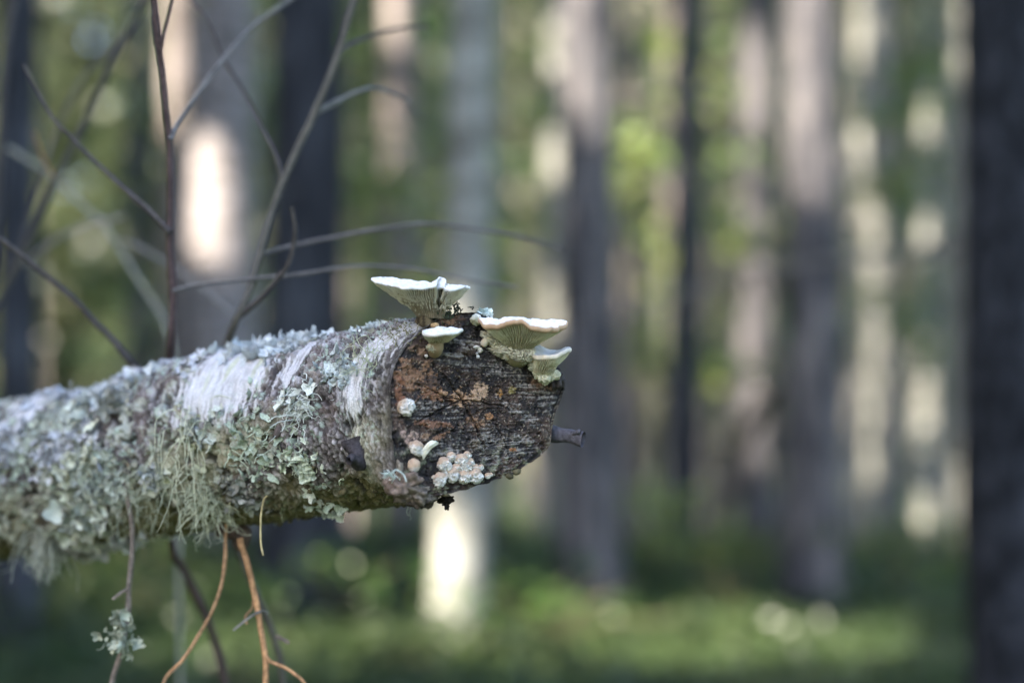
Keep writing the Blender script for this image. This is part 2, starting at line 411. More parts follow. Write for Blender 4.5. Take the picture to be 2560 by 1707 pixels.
# trees farther back in the wood
rngF = np.random.RandomState(77)
kinds = [('pine_tree', 'pine', B_PINE), ('pine_tree', 'pine', B_PALE), ('spruce_tree', 'spruce', B_DARK), ('birch_tree', 'birch', B_SILVER), ('spruce_tree', 'spruce', B_GREY)]
FARL = {'pine_tree': 'slender pine among the blurred trunks deep in the wood', 'spruce_tree': 'dark spruce with low foliage deep in the blurred wood', 'birch_tree': 'pale birch with light green leaves deep in the blurred wood'}
placed = []
tries = 0
while len(placed) < 66 and tries < 4000:
    tries += 1
    y = rngF.uniform(10.5, 46) ** 1.0; x = rngF.uniform(-0.40, 0.40) * y + rngF.uniform(-2, 2)
    if not clear_of_sun(np.array([[x, y, zz] for zz in np.arange(-2, 15, 0.3)]), 1.0 if y < 24 else 0.3, False).all(): continue
    if any((x - a) ** 2 + (y - b) ** 2 < 1.5 ** 2 for a, b in placed): continue
    placed.append((x, y)); nm, kd, bk = kinds[rngF.choice(5, p=[0.20, 0.30, 0.12, 0.26, 0.12])]
    tree(nm, FARL[nm], x, y, rngF.uniform(0.06, 0.15), kd, bk, lean=(rngF.normal(0, 0.012), 0), h=rngF.uniform(13, 18), group='trees deep in the wood: ' + kd, rng=rngF, branches=len(placed) % 3 == 0, kv=len(placed))

# unseen trees added to block light; leaves cut away along picked sun rays
for i, (x, y, rad) in enumerate([(-5.0, -1.5, 2.2), (8.0, 1.5, 2.2), (9.5, 5.5, 2.2), (-6.6, -4.6, 2.6), (-7.2, 0.6, 2.6), (-10.2, -2.4, 2.8), (-10.6, 3.2, 2.8), (-13.5, -6.0, 3.0), (-5.9, 5.0, 2.2), (-14.2, 0.8, 3.0), (-9.0, 7.2, 2.4), (-12.5, 10.5, 2.6), (-17, -4, 3), (-9.5, -8, 2.6), (-8.2, 12.0, 2.2)]):
    rr = np.random.RandomState(200 + i); z = float(ground_z(np.array([x]), np.array([y]))[0])
    t = thing('spruce_tree', (x, y, z), 'tall unseen spruce placed to block light around the fallen birch log', 'tree', 'unseen spruces added as light blockers')
    o = bpy.data.objects.new('trunk', trunk_mesh('trunk', 0.15, 15, (0, 0), rr, B_DARK)); COL.objects.link(o); o.parent = t
    c = bpy.data.objects.new('crown', crown_mesh('shade_crown', 6000 if x > -4 else 15000, 1.6, 14.5, rad, 0.32, (0.035, 0.07, 0.03), rr, 120, NEEDLE, world=np.array([x, y, z]), conic=0.55)); COL.objects.link(c); c.parent = t

# young leafy trees between the trunks
def young(u, Y, top_v, label, col, n=900, rad=0.55, size=0.07):
    p = px(u, 853.5, Y); z = float(ground_z(p[0:1], p[1:2])[0]); h = px(u, top_v, Y)[2] - z
    rr = np.random.RandomState(int(u + Y * 10))
    t = thing('young_tree', (p[0], p[1], z), label, 'young tree', 'young leafy trees')
    V, F = tube(smooth_path([(0, 0, -0.05), (0.05, 0.02, h * 0.5), (0.0, 0.05, h * 0.95)], 10), np.linspace(0.022, 0.006, 10), 8)
    o = bpy.data.objects.new('trunk', mesh_data('trunk', V, F, None, B_GREY)); COL.objects.link(o); o.parent = t
    cl = np.column_stack([rr.normal(0, rad * 0.6, 26), rr.normal(0, rad * 0.5, 26), rr.uniform(h * 0.35, h, 26), rr.uniform(0.12, 0.3, 26)])
    P = clump_points(n, cl, rr); V, F = leaf_quads(P, size, rr, 0.6)
    o = bpy.data.objects.new('crown', mesh_data('crown', V, F, leaf_cols(len(P), rr, col), LEAF, False)); COL.objects.link(o); o.parent = t

YG = (0.19, 0.25, 0.06)
young(1640, 9.0, 60, 'yellow-green young birch just beyond the violet-grey pine', YG, 1500, 0.6)
young(1770, 11.0, 20, 'yellow-green young birch in front of the dim grey trunk', YG, 1500, 0.8)
young(1250, 12.0, -60, 'dark green young rowan above the cut log end', (0.05, 0.11, 0.02), 1500, 0.7)
young(1060, 9.5, 330, 'light green young birch behind the uppermost fungus', (0.14, 0.2, 0.04), 1000, 0.4)
young(2200, 8.6, 120, 'olive-green young rowan beside the slate-grey trunk', (0.10, 0.15, 0.035), 1200, 0.5)
young(300, 8.4, 250, 'dull green young birch behind the crossing saplings', (0.07, 0.11, 0.03), 1100, 0.6)
young(640, 10, -20, 'green young birch seen past the broad charcoal trunk', (0.09, 0.15, 0.035), 1200, 0.6)
young(2120, 12.5, 60, 'grey-green young birch behind the two-toned pine', (0.10, 0.14, 0.05), 1300, 0.6)
young(900, 13.5, 60, 'olive young birch far behind the slim pink-brown pine', (0.11, 0.14, 0.04), 1300, 0.7)

# low shrubs on the forest floor
def shrub(u, v, label, col, rad=0.28, h=0.35, n=500):
    Y = 5.0
    for _ in range(6):
        p = px(u, v, Y); z = float(ground_z(p[0:1], p[1:2])[0]); Y = (CAMZ - z) * FPX / (v - 853.5)
    p = px(u, v, Y); rr = np.random.RandomState(int(u))
    t = thing('bilberry_shrub', (p[0], p[1], z), label, 'shrub', 'shrubs on the mossy floor')
    mb = MB()
    for k in range(9):
        e = np.array([rr.normal(0, rad * 0.6), rr.normal(0, rad * 0.6), h * rr.uniform(0.7, 1)])
        Vt, Ft = tube(smooth_path([(0, 0, -0.02), e * (0.4, 0.4, 0.6), e], 5), 0.004, 4); mb.add(Vt + np.array(t.location), Ft, (0.08, 0.07, 0.04))
    mb.build('stems', TWIGM, t)
    cl = np.column_stack([rr.normal(0, rad * 0.6, 20), rr.normal(0, rad * 0.6, 20), rr.uniform(h * 0.4, h, 20), rr.uniform(0.05, 0.12, 20)])
    P = clump_points(n, cl, rr); V, F = leaf_quads(P, 0.028, rr, 0.6)
    o = bpy.data.objects.new('leaves', mesh_data('leaves', V, F, leaf_cols(len(P), rr, col), LEAF, False)); COL.objects.link(o); o.parent = t
shrub(1645, 1470, 'bright yellow-green sunlit shrub at the foot of the violet-grey pine', (0.20, 0.26, 0.05), 0.2, 0.45)
shrub(1820, 1520, 'olive shrub on the moss before the two-toned pine', (0.09, 0.12, 0.03))
shrub(2250, 1500, 'green shrub between the two-toned pine and the near black trunk', (0.10, 0.14, 0.03))
shrub(350, 1540, 'dark green shrub under the lichen-covered part of the log', (0.06, 0.10, 0.02), 0.35, 0.3)
shrub(860, 1560, 'leafy green shrub beside the white foot of the birch', (0.07, 0.13, 0.03), 0.35, 0.28)
shrub(1380, 1600, 'low green shrub between the birch foot and the violet-grey pine', (0.07, 0.13, 0.025), 0.35, 0.22)

rngG = np.random.RandomState(9)
n = 42000
gy_ = rngG.uniform(2.2, 12, n); gx_ = rngG.uniform(-0.42, 0.42, n) * gy_ + rngG.uniform(-0.3, 0.3, n)
pp = np.stack([gx_, gy_, np.zeros(n)], -1); dens = noise(pp, 1.6, 4); hgt = 0.02 + 0.16 * np.clip(0.5 + dens, 0, 1) * rngG.uniform(0, 1, n)
P = np.stack([gx_, gy_, ground_z(gx_, gy_) + hgt], -1)
V, F = leaf_quads(P, 0.045, rngG, 0.5, 0.3)
cc = np.repeat(mixc((0.03, 0.052, 0.018), (0.062, 0.09, 0.028), sst(-0.5, 0.6, noise(pp, 0.9, 8))) * rngG.uniform(0.6, 1.4, (n, 1)), 4, 0)
tag(obj('ground_cover', V, F, LEAF, None, cc, False), 'green moss and small leaves covering the forest floor', 'ground cover', kind='stuff')

# the far-off wood that closes the view
rngD = np.random.RandomState(19); n = 80000
y = rngD.uniform(46, 66, n); x = rngD.uniform(-0.75, 0.75, n) * y; z = -4 + 27 * rngD.uniform(0, 1, n) ** 1.0
nr = 70000; ra = rngD.uniform(0, 2 * np.pi, nr); rr_ = rngD.uniform(50, 64, nr)
P = np.vstack([np.column_stack([x, y, z]), np.column_stack([rr_ * np.cos(ra), 14 + rr_ * np.sin(ra), -3.5 + 26 * rngD.uniform(0, 1, nr)])]); nn_ = noise(P, 0.22, 3)
P = P[nn_ > -0.45]; nn_ = nn_[nn_ > -0.45]
V, F = leaf_quads(P, 0.85, rngD, 0.75)
cc = np.repeat(mixc((0.07, 0.08, 0.045), (0.20, 0.20, 0.10), sst(-0.3, 0.5, nn_)) * rngD.uniform(0.4, 1.7, (len(P), 1)), 4, 0)
tag(obj('distant_wood', V, F, LEAF, None, cc, False), 'hazy grey-green mass of the far-off wood behind the trunks', 'woodland', kind='stuff')
# ------------------------------------------------------------------ the fallen birch log
NF = np.array([0.40, -0.905, 0.12]); NF /= np.linalg.norm(NF)          # the saw cut's normal
C0 = px(1190, 1010, 0.85)
E1 = np.cross(np.array([0, 0, 1.0]), NF); E1 /= np.linalg.norm(E1); E2 = np.cross(NF, E1)
if E1[0] < 0: E1 = -E1
if E2[2] < 0: E2 = -E2
def on_cut(u, v):
    d = px(u, v, 1.0) - np.array([0, 0, CAMZ]); o_ = np.array([0, 0, CAMZ])
    return o_ + d * ((C0 - o_) @ NF) / (d @ NF)
def cut_depth(u, v): return on_cut(u, v)[1]

cl_px = [(1190, 1012, 0.850), (1000, 1030, 0.886), (800, 1066, 0.923), (600, 1096, 0.960), (300, 1160, 1.014), (0, 1200, 1.07)]
cpts = np.array([px(*c) for c in cl_px]); dirl = (cpts[-1] - cpts[0]); dirl /= np.linalg.norm(dirl)
gdir = np.array([dirl[0], dirl[1], -0.19]); gdir /= np.linalg.norm(gdir)
LEFT_LEN = (cpts[-1][2] - 0.02) / -gdir[2]
cpts = np.vstack([cpts, cpts[-1] + gdir * 0.3, cpts[-1] + gdir * LEFT_LEN])
path = smooth_path(cpts[:-1], 400); 
seg = np.linalg.norm(np.diff(path, axis=0), axis=1); s_ = np.concatenate([[0], np.cumsum(seg)])
NT = 620
tt = np.linspace(0, 0.50, NT); tfar = np.linspace(0.51, s_[-1] + LEFT_LEN - 0.3, 60)
tall = np.concatenate([tt, tfar])
def center(t):
    t = np.asarray(t); out = np.stack([np.interp(t, s_, path[:, k]) for k in range(3)], -1)
    ex = np.maximum(t - s_[-1], 0); return out + ex[:, None] * gdir
CT = center(tall)
ker = np.ones(41) / 41
AX = -np.gradient(CT, axis=0); AX /= np.linalg.norm(AX, axis=1, keepdims=True)
for k in range(3): AX[:NT, k] = np.convolve(np.pad(AX[:NT, k], 20, mode='edge'), ker, 'valid')
AX /= np.linalg.norm(AX, axis=1, keepdims=True)
NTH = 500
TH = np.linspace(0, 2 * np.pi, NTH, endpoint=False)
outline = [(1410, 966), (1400, 999), (1386, 1030), (1380, 1062), (1376, 1108), (1352, 1136), (1314, 1159), (1275, 1182), (1237, 1196), (1199, 1208), (1150, 1222),
           (1097, 1236), (1050, 1240), (1020, 1226), (1001, 1198), (991, 1160), (986, 1113), (980, 1060), (976, 1010), (977, 960), (992, 905), (1023, 858), (1058, 823),
           (1097, 795), (1135, 783), (1173, 778), (1206, 782), (1240, 797), (1290, 822), (1340, 860), (1375, 902), (1395, 938)]
OP = np.array([on_cut(*p) for p in outline]) - C0
oth = np.arctan2(OP @ E2, OP @ E1) % (2 * np.pi); orr = np.linalg.norm(OP, axis=1); od = np.argsort(oth)
FR = np.interp(TH, np.concatenate([oth[od] - 2 * np.pi, oth[od], oth[od] + 2 * np.pi]), np.tile(orr[od], 3))
kk = np.ones(9) / 9; FR = np.convolve(np.pad(FR, 4, mode='wrap'), kk, 'valid')
FRIM = FR[:, None] * (np.cos(TH)[:, None] * E1 + np.sin(TH)[:, None] * E2)
R_t = np.interp(tall, [0, 0.10, 0.25, 0.45, tall[-1]], [0.0565, 0.0555, 0.0550, 0.0560, 0.085])
P0 = np.zeros((len(tall), NTH, 3))
for i, t in enumerate(tall):
    a = AX[i]; g1 = E1 - (E1 @ a) * a; g1 /= np.linalg.norm(g1); g2 = np.cross(a, g1); g2 = g2 if g2[2] > 0 else -g2
    ring = R_t[i] * (np.cos(TH)[:, None] * g1 + np.sin(TH)[:, None] * g2)
    s = float(sst(0, 0.075, t)); P0[i] = CT[i] + FRIM * (1 - s) + ring * s
PN = normals_grid(P0)
if ((PN * (P0 - CT[:, None])).sum(-1)).mean() < 0: PN = -PN
flat = P0.reshape(-1, 3); FN = PN.reshape(-1, 3)
T2 = np.repeat(tall, NTH); TH2 = np.tile(TH, len(tall))
# surface coordinates: q[0] along the log, q[1:] round it
Q = np.column_stack([T2, R_t.repeat(NTH) * np.cos(TH2), R_t.repeat(NTH) * np.sin(TH2)])
up = FN[:, 2]
lowf = fbm(Q, 22, 3, 1)
warp = 0.016 * noise(Q, 16, 2) + 0.006 * noise(Q, 50, 12)
# pale peeled skin: streaks that run round the log
fib = noise(Q * np.array([1, 0.13, 0.13]), 420, 5) * 0.6 + noise(Q * np.array([1, 0.2, 0.2]), 950, 6) * 0.4
def band(t0, w, k=1.0): return k * np.exp(-((T2 + warp * 1.0 + 0.35 * Q[:, 2] * 0.5 - t0) / w) ** 2)
PU, PV_ = to_px(flat)
pb = band(0.030, 0.014, 1.0 + 0.5 * noise(Q, 35, 66)) * sst(-0.5, 0.3, up) + band(0.115, 0.010, 0.8) * sst(0.25, 0.6, up) + band(0.172, 0.034, 1.35) * sst(-0.15, 0.65, up) + band(0.37, 0.02, 0.75) * sst(0.3, 0.6, up) + band(0.455, 0.02, 0.8) * sst(-.2, 0.4, up)
skin = np.clip(sst(0.36, 0.70, pb + 0.35 * lowf * 0.6 + 0.75 * fib * sst(0.02, 0.3, pb)), 0, 1)
QA = Q * np.array([1.35, 0.5, 0.5])
f1, f2, idx = worley(QA + 0.0015 * np.stack([noise(Q, 300, 31), noise(Q, 300, 32), noise(Q, 300, 33)], -1), 210, 1)
plate = sst(0.03, 0.30, f2 - f1); hid = (idx % 17) / 16.0
g1f, g2f, gid = worley(QA, 520, 2); fine = sst(0.02, 0.3, g2f - g1f)
mid = fbm(Q, 90, 3, 9); hi = fbm(Q, 380, 3, 10)
crust = (0.15 + 0.85 * sst(0.08, 0.20, T2)) * sst(0.10, 0.42, fbm(Q, 70, 4, 20, 0.65) + 0.25 * sst(0.1, 0.4, T2) - 0.12) * (1 - 0.85 * skin)
speck = sst(0.28, 0.5, fbm(Q, 240, 3, 24, 0.7)) * (1 - 0.8 * skin)
hole = sst(0.36, 0.58, fbm(Q, 75, 3, 27)) * (1 - skin)
D = 0.0030 * lowf + 0.0011 * mid * (1 - 0.6 * skin) + (1 - skin) * (0.0011 * hi + 0.0012 * (plate * (0.5 + hid) - 0.6) + 0.0006 * fine) + 0.0009 * crust * (0.6 + hi) + skin * (0.0006 * fib - 0.0003) - 0.0035 * hole * (T2 > 0.02)
D += 0.006 * np.exp(-((T2 - 0.215) / 0.045) ** 2) * sst(0.55, 0.95, up)
D *= 0.25 + 0.75 * sst(0, 0.012, T2)
BV = flat + FN * D[:, None]
c = mixc((0.085, 0.072, 0.07), (0.34, 0.31, 0.305), np.clip(sst(-0.6, 0.7, mid + 0.6 * hi + 0.5 * (hid - 0.5)) * plate, 0, 1))
stk = noise(Q * np.array([1, 0.22, 0.22]), 700, 55) + 0.6 * noise(Q, 900, 56)
c = c * (1 - 0.5 * sst(0.18, 0.30, T2) * (1 - skin))[:, None] * (1 + 0.75 * stk * (1 - skin))[:, None]
c = mixc(c, (0.46, 0.44, 0.45), sst(0.15, 0.6, noise(Q * np.array([1, 0.35, 0.35]), 260, 57) + 0.4 * stk) * (1 - skin) * sst(-0.1, 0.5, up + 0.3 * mid) * 0.75)  # pale streaks favour the top side, painting in its sky light
c = mixc(c, (0.20, 0.15, 0.13), sst(0.2, 0.6, fbm(Q, 60, 3, 41)) * 0.4)
c = mixc(c, (0.63, 0.61, 0.62), skin * (0.55 + 0.45 * sst(-0.6, 0.3, fib)))
c = mixc(c, (0.50, 0.52, 0.30), skin * sst(0.25, 0.7, noise(Q * np.array([1, 0.2, 0.2]), 160, 47)) * 0.6)
c = mixc(c, (0.42, 0.43, 0.36), crust * 0.75)
c = mixc(c, (0.40, 0.50, 0.42), speck * 0.75 * sst(0.1, 0.4, noise(Q, 40, 25) + 0.3))
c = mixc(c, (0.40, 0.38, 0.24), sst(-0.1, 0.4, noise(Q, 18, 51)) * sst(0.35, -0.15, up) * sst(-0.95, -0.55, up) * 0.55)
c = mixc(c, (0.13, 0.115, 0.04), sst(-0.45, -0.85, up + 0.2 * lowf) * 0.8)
c = mixc(c, (0.03, 0.026, 0.026), hole * 0.8)
c = mixc(c, (0.035, 0.03, 0.028), sst(0.008, 0.0, T2 + 0.003 * hi) * 0.75)
BARK = vmat('old_birch_bark', rough=0.9, spec=0.15, bump_scale=1500, bump=0.55, bump_dist=0.0008, tint=0.28, tint_scale=1300)
log = thing('birch_log', center(np.array([s_[-1] + LEFT_LEN - 0.4]))[0], 'fallen birch log crusted with lichen, its dark sawn end carrying pale gilled fungi', 'log')
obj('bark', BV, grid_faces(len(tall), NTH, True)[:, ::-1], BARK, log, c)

# sawn face
RING = BV.reshape(len(tall), NTH, 3)[0]
rho = np.concatenate([[0.004], np.linspace(0.012, 1, 170)])
FPOS = C0 + rho[:, None, None] * (RING - C0)[None]
ff = FPOS.reshape(-1, 3); U, Vv = to_px(ff); RHO = np.repeat(rho, NTH)
q2 = np.column_stack([U, Vv, np.zeros(len(U))])
wv = Vv + 0.0008 * (U - 1190) * (Vv - 980) + 2.5 * noise(q2, 1 / 60, 3)
qs = np.column_stack([U / 240, wv / 5.2, np.zeros(len(U))]); qs2 = np.column_stack([U / 60, wv / 3.4, np.full(len(U), 9.0)])
saw = 0.55 * noise(qs, 1, 1) + 0.4 * noise(qs2, 1, 2) + 0.25 * noise(q2, 1 / 9, 15)
n1 = fbm(q2, 1 / 70, 4, 5, 0.6); n2 = fbm(q2, 1 / 22, 4, 6, 0.65); n3 = fbm(q2, 1 / 7, 3, 7, 0.6)
def blob(cx, cy, rx, ry, k=0.7, soft=0.35, rot=0):
    ca, sa = math.cos(math.radians(rot)), math.sin(math.radians(rot)); du = (U - cx) * ca + (Vv - cy) * sa; dv = -(U - cx) * sa + (Vv - cy) * ca
    return sst(0, soft, 1 - np.sqrt((du / rx) ** 2 + (dv / ry) ** 2) + k * n2 * 0.8 + 0.25 * n3)
wood = np.zeros(len(U))
for b in [(1075, 1030, 95, 34, 0.35, 0.6, 3), (1320, 960, 55, 50, 0.4, 0.6, 20), (1215, 1110, 60, 70, 0.4, 0.6, 0), (1290, 1120, 60, 45, 0.4, 0.6, -12), (1300, 1030, 80, 18, 0.3, 0.5, 35), (1250, 920, 70, 26, 0.4, 0.6, 10),
          (1130, 900, 60, 24, 0.4, 0.6, 15), (1120, 1120, 60, 30, 0.4, 0.6, -20), (1260, 860, 60, 20, 0.4, 0.6, 12), (1365, 1000, 30, 50, 0.4, 0.6, 0), (1180, 860, 80, 16, .4, .6, 8)]:
    wood = np.maximum(wood, blob(*b) * (0.9 if b[2] > 70 else 0.75))
wood = np.clip(wood, 0, 1)
ang = np.arctan2(Vv - 1000, U - 1156); rays = sst(0.1, 0.6, noise(np.column_stack([np.cos(ang) * 5, np.sin(ang) * 5, np.zeros(len(U))]), 1.6, 14))
c = mixc((0.014, 0.011, 0.011), (0.055, 0.034, 0.025), sst(-0.4, 0.6, n1 + 0.5 * n2))
c = mixc(c, (0.125, 0.097, 0.08), sst(0.15, 0.7, saw + 0.4 * n2) * 0.5 * sst(-0.5, 0.3, n1 + 0.3))
c = mixc(c, (0.36, 0.33, 0.30), wood * sst(-0.15, 0.4, saw + 0.3 * n3) * 0.85)
c = mixc(c, (0.30, 0.29, 0.25), rays * sst(1000, 1080, Vv) * sst(-0.2, 0.5, saw) * 0.5)
c = mixc(c, (0.24, 0.27, 0.17), sst(1060, 1180, Vv) * sst(0.1, 0.6, n2) * 0.45)
for b, cl_ in [((1035, 940, 62, 44, 0.8, 0.3, 12), (0.22, 0.122, 0.07)), ((1085, 985, 50, 17, 0.9, 0.25, 10), (0.20, 0.10, 0.055)), ((1000, 985, 14, 50, 0.6, 0.4, 0), (0.17, 0.075, 0.04)),
               ((1148, 985, 17, 26, 0.8, 0.2, -30), (0.42, 0.255, 0.15)), ((1195, 978, 30, 17, 1.0, 0.2, -25), (0.42, 0.28, 0.18)), ((1110, 985, 14, 9, 1.0, .2, 0), (0.40, 0.24, 0.14)), ((1128, 803, 34, 20, 0.8, 0.5, -20), (0.20, 0.10, 0.05)),
               ((1020, 1100, 9, 36, 0.6, 0.3, -32), (0.36, 0.25, 0.2)), ((1034, 1085, 15, 13, 0.7, 0.2, 0), (0.36, 0.26, 0.21)), ((1062, 1090, 12, 6, 0.9, .2, 0), (0.30, 0.19, 0.12)), ((1252, 984, 8, 12, 0.5, 0.3, 0), (0.34, 0.17, 0.05)), ((1281, 976, 12, 11, 0.5, 0.3, 0), (0.26, 0.20, 0.06)), ((1243, 984, 5, 5, .4, .3, 0), (0.42, 0.28, 0.18)),
               ((1100, 1090, 26, 9, 0.6, 0.4, -25), (0.22, 0.12, 0.07)), ((1228, 1040, 12, 10, 0.9, .3, 0), (0.34, 0.17, 0.08)), ((1285, 1125, 10, 6, 0.8, .3, 0), (0.30, 0.13, 0.05)), ((1345, 955, 40, 14, .7, .5, 25), (0.15, 0.085, 0.05)),
               ((1050, 880, 24, 14, 0.9, .4, 0), (0.24, 0.15, 0.10)), ((1075, 1060, 60, 8, .6, .4, 5), (0.20, 0.10, 0.06)), ((1190, 1055, 26, 12, 1.0, .3, 20), (0.22, 0.13, 0.08))]:
    c = mixc(c, np.asarray(cl_), blob(*b) * (0.75 + 0.25 * sst(-0.4, 0.4, saw)) * sst(-0.55, 0.1, n3 + 0.35))
c = c * (1 - 0.45 * sst(0.15, 0.6, fbm(q2, 1 / 11, 3, 91, 0.65)))[:, None]
spots = sst(0.55, 0.75, fbm(q2, 1 / 5.0, 2, 61) + 0.15 * n1)
c = mixc(c, (0.42, 0.36, 0.28), spots * 0.5)
black = sst(0.35, 0.7, fbm(q2, 1 / 40, 4, 71, 0.7)); black = np.maximum(black, 0.75 * sst(880, 830, Vv + 20 * n2) * sst(-0.1, 0.4, n2 + 0.4))
c = mixc(c, (0.014, 0.012, 0.013), np.clip(black, 0, 1) * 0.7)
def line_d(pts):
    d = np.full(len(U), 1e9); tpar = np.zeros(len(U))
    for k, ((a0, b0), (a1, b1)) in enumerate(zip(pts[:-1], pts[1:])):
        L2 = (a1 - a0) ** 2 + (b1 - b0) ** 2; t = np.clip(((U - a0) * (a1 - a0) + (Vv - b0) * (b1 - b0)) / L2, 0, 1)
        dd = np.hypot(U + 2.0 * n3 - a0 - t * (a1 - a0), Vv + 2.0 * n2 - b0 - t * (b1 - b0)); m = dd < d; d = np.where(m, dd, d); tpar = np.where(m, k + t, tpar)
    return d, tpar / (len(pts) - 1)
crack = np.zeros(len(U))
for pts, wd in [([(1156, 1000), (1135, 970), (1108, 935)], 4.0), ([(1156, 1000), (1166, 975), (1180, 940)], 2.4), ([(1156, 1000), (1172, 1032), (1188, 1062), (1205, 1110)], 4.6), ([(1156, 1000), (1105, 1022), (1040, 1058)], 3.4),
                ([(1156, 1000), (1205, 1006), (1260, 1016)], 2.6), ([(1156, 1000), (1120, 995), (1080, 975), (1030, 955)], 2.2), ([(1240, 1060), (1262, 1105), (1275, 1140)], 1.8), ([(1205, 1090), (1215, 1140)], 1.6), ([(1290, 975), (1345, 985), (1395, 985)], 1.6)]:
    d, tp = line_d(pts); crack = np.maximum(crack, sst(wd, wd * 0.35, d) * (1 - 0.5 * tp))
c = mixc(c, (0.01, 0.008, 0.008), crack * 0.85)
pit = sst(0.4, 0.65, fbm(q2, 1 / 16, 3, 81, 0.6))
FD = 0.00075 * saw * (0.4 + 0.6 * sst(-0.3, 0.4, n1 + wood)) + 0.0009 * n2 + 0.0004 * n3 - 0.0028 * crack - 0.0015 * pit + 0.0006 * spots
FD *= sst(1.0, 0.985, RHO); FD -= 0.0012 * sst(0.93, 0.99, RHO) * sst(1.0, 0.985, RHO)
ff = ff + NF * FD[:, None]
CUTM = vmat('sawn_birch_end', rough=0.66, spec=0.28, bump_scale=1800, bump=0.5, bump_dist=0.0006, tint=0.3, tint_scale=1500)
obj('cut_face', ff, grid_faces(len(rho), NTH, True), CUTM, log, c)

# a lookup of bark surface points for lichen and twigs
BGRID = BV.reshape(len(tall), NTH, 3); BNG = normals_grid(BGRID)
if ((BNG * (BGRID - CT[:, None])).sum(-1)).mean() < 0: BNG = -BNG
_bu, _bv = to_px(BV); _front = (BNG.reshape(-1, 3) * (BV - np.array([0, 0, CAMZ]))).sum(1) < 0
def bark_at(u, v):
    d = np.where(_front, (_bu - u) ** 2 + (_bv - v) ** 2, 1e12); i = int(d.argmin()); return BV[i], BNG.reshape(-1, 3)[i]

# branch stubs and torn bark of the log
STUB = vmat('dark_stub', rough=0.75, spec=0.35, bump_scale=700, bump=0.6, bump_dist=0.0012, tint=0.45, tint_scale=500)
def stub(pts, rad, col, name='branch_stub', sides=20, n=26, bump=0.3, broken=False):
    P = smooth_path(pts, n); V, F = tube(P, smooth_path(np.array(rad)[:, None], n)[:, 0], sides, bump=bump, seed=len(pts))
    if broken:
        k = (n - 2) * sides; V[k:, :] += RNG.normal(0, 0.00035, V[k:].shape)
    return obj(name, V, F, STUB, log, np.broadcast_to(np.array(col), V.shape) * (1 + 0.45 * noise(V, 420, 3))[:, None])
ys = cut_depth(1378, 1080) + 0.012
sb = stub([px(1340, 1070, ys + 0.008), px(1390, 1085, ys), px(1425, 1092, ys - 0.004), px(1457, 1098, ys - 0.007)], [0.0056, 0.0050, 0.0046, 0.0049], (0.075, 0.068, 0.08))
kV, kF = tube(smooth_path([px(1428, 1088, ys - 0.006), px(1442, 1080, ys - 0.009), px(1452, 1079, ys - 0.010)], 8), np.array([0.0016, 0.0014, 0.0015, 0.0012, 0.0015, 0.0018, 0.0016, 0.001]), 10, bump=0.3)
kn = obj('side_twig', kV, kF, STUB, log, np.array((0.07, 0.065, 0.075)))
b0, bn = bark_at(905, 1128)
stub([b0 - bn * 0.008, b0 + bn * 0.006 + (-.004, 0, -.002), px(884, 1146, b0[1] - 0.018), px(872, 1152, b0[1] - 0.022)], [0.0070, 0.0042, 0.0030, 0.0020], (0.045, 0.038, 0.042), broken=True, bump=0.6, sides=28)
b0, bn = bark_at(700, 1075)
stub([b0 - bn * 0.004, b0 + bn * 0.003, b0 + bn * 0.006], [0.003, 0.0025, 0.0015], (0.09, 0.07, 0.06), n=10)
b0, bn = bark_at(590, 1330)
stub([b0 - bn * 0.008, b0 + bn * 0.005, px(602, 1352, b0[1] - 0.003), px(606, 1372, b0[1] - 0.002)], [0.010, 0.0075, 0.006, 0.0035], (0.085, 0.055, 0.045))

def lump(ctr, r3, seed, col, name, parent, mat=STUB, sub=4, amp=0.45, fr=1.6):
    V, F = ico(sub); d = 1 + amp * fbm(V, fr, 4, seed, 0.6); P = ctr + V * d[:, None] * np.array(r3)
    return obj(name, P, F, mat, parent, np.asarray(col) * (1 + 0.6 * fbm(V, 4, 3, seed + 5))[:, None])
def cpt(u, v, off): return on_cut(u, v) + NF * off
lump(cpt(1020, 1210, -0.004), (0.010, 0.010, 0.0085), 3, (0.17, 0.125, 0.10), 'torn_bark', log)
lump(cpt(1045, 1232, -0.006), (0.011, 0.012, 0.0065), 4, (0.14, 0.115, 0.09), 'torn_bark', log)
lump(cpt(1062, 1248, -0.008), (0.008, 0.010, 0.0050), 6, (0.06, 0.045, 0.035), 'torn_bark', log)
lump(cpt(1007, 1195, -0.006), (0.0045, 0.008, 0.009), 8, (0.20, 0.17, 0.13), 'torn_bark', log)
lump(cpt(1395, 950, -0.006), (0.006, 0.012, 0.008), 9, (0.05, 0.04, 0.038), 'torn_bark', log)
lump(cpt(1108, 789, -0.006), (0.007, 0.006, 0.003), 14, (0.045, 0.05, 0.03), 'torn_bark', log)
# ------------------------------------------------------------------ fungi on the sawn end
FUNG = vmat('fungus_flesh', rough=0.9, spec=0.12, bump_scale=1600, bump=0.35, bump_dist=0.0004, tint=0.07, tint_scale=700, sss=0.25)
PORE = vmat('fungus_gills', rough=0.9, spec=0.1, tint=0.10, tint_scale=1500, sss=0.2)

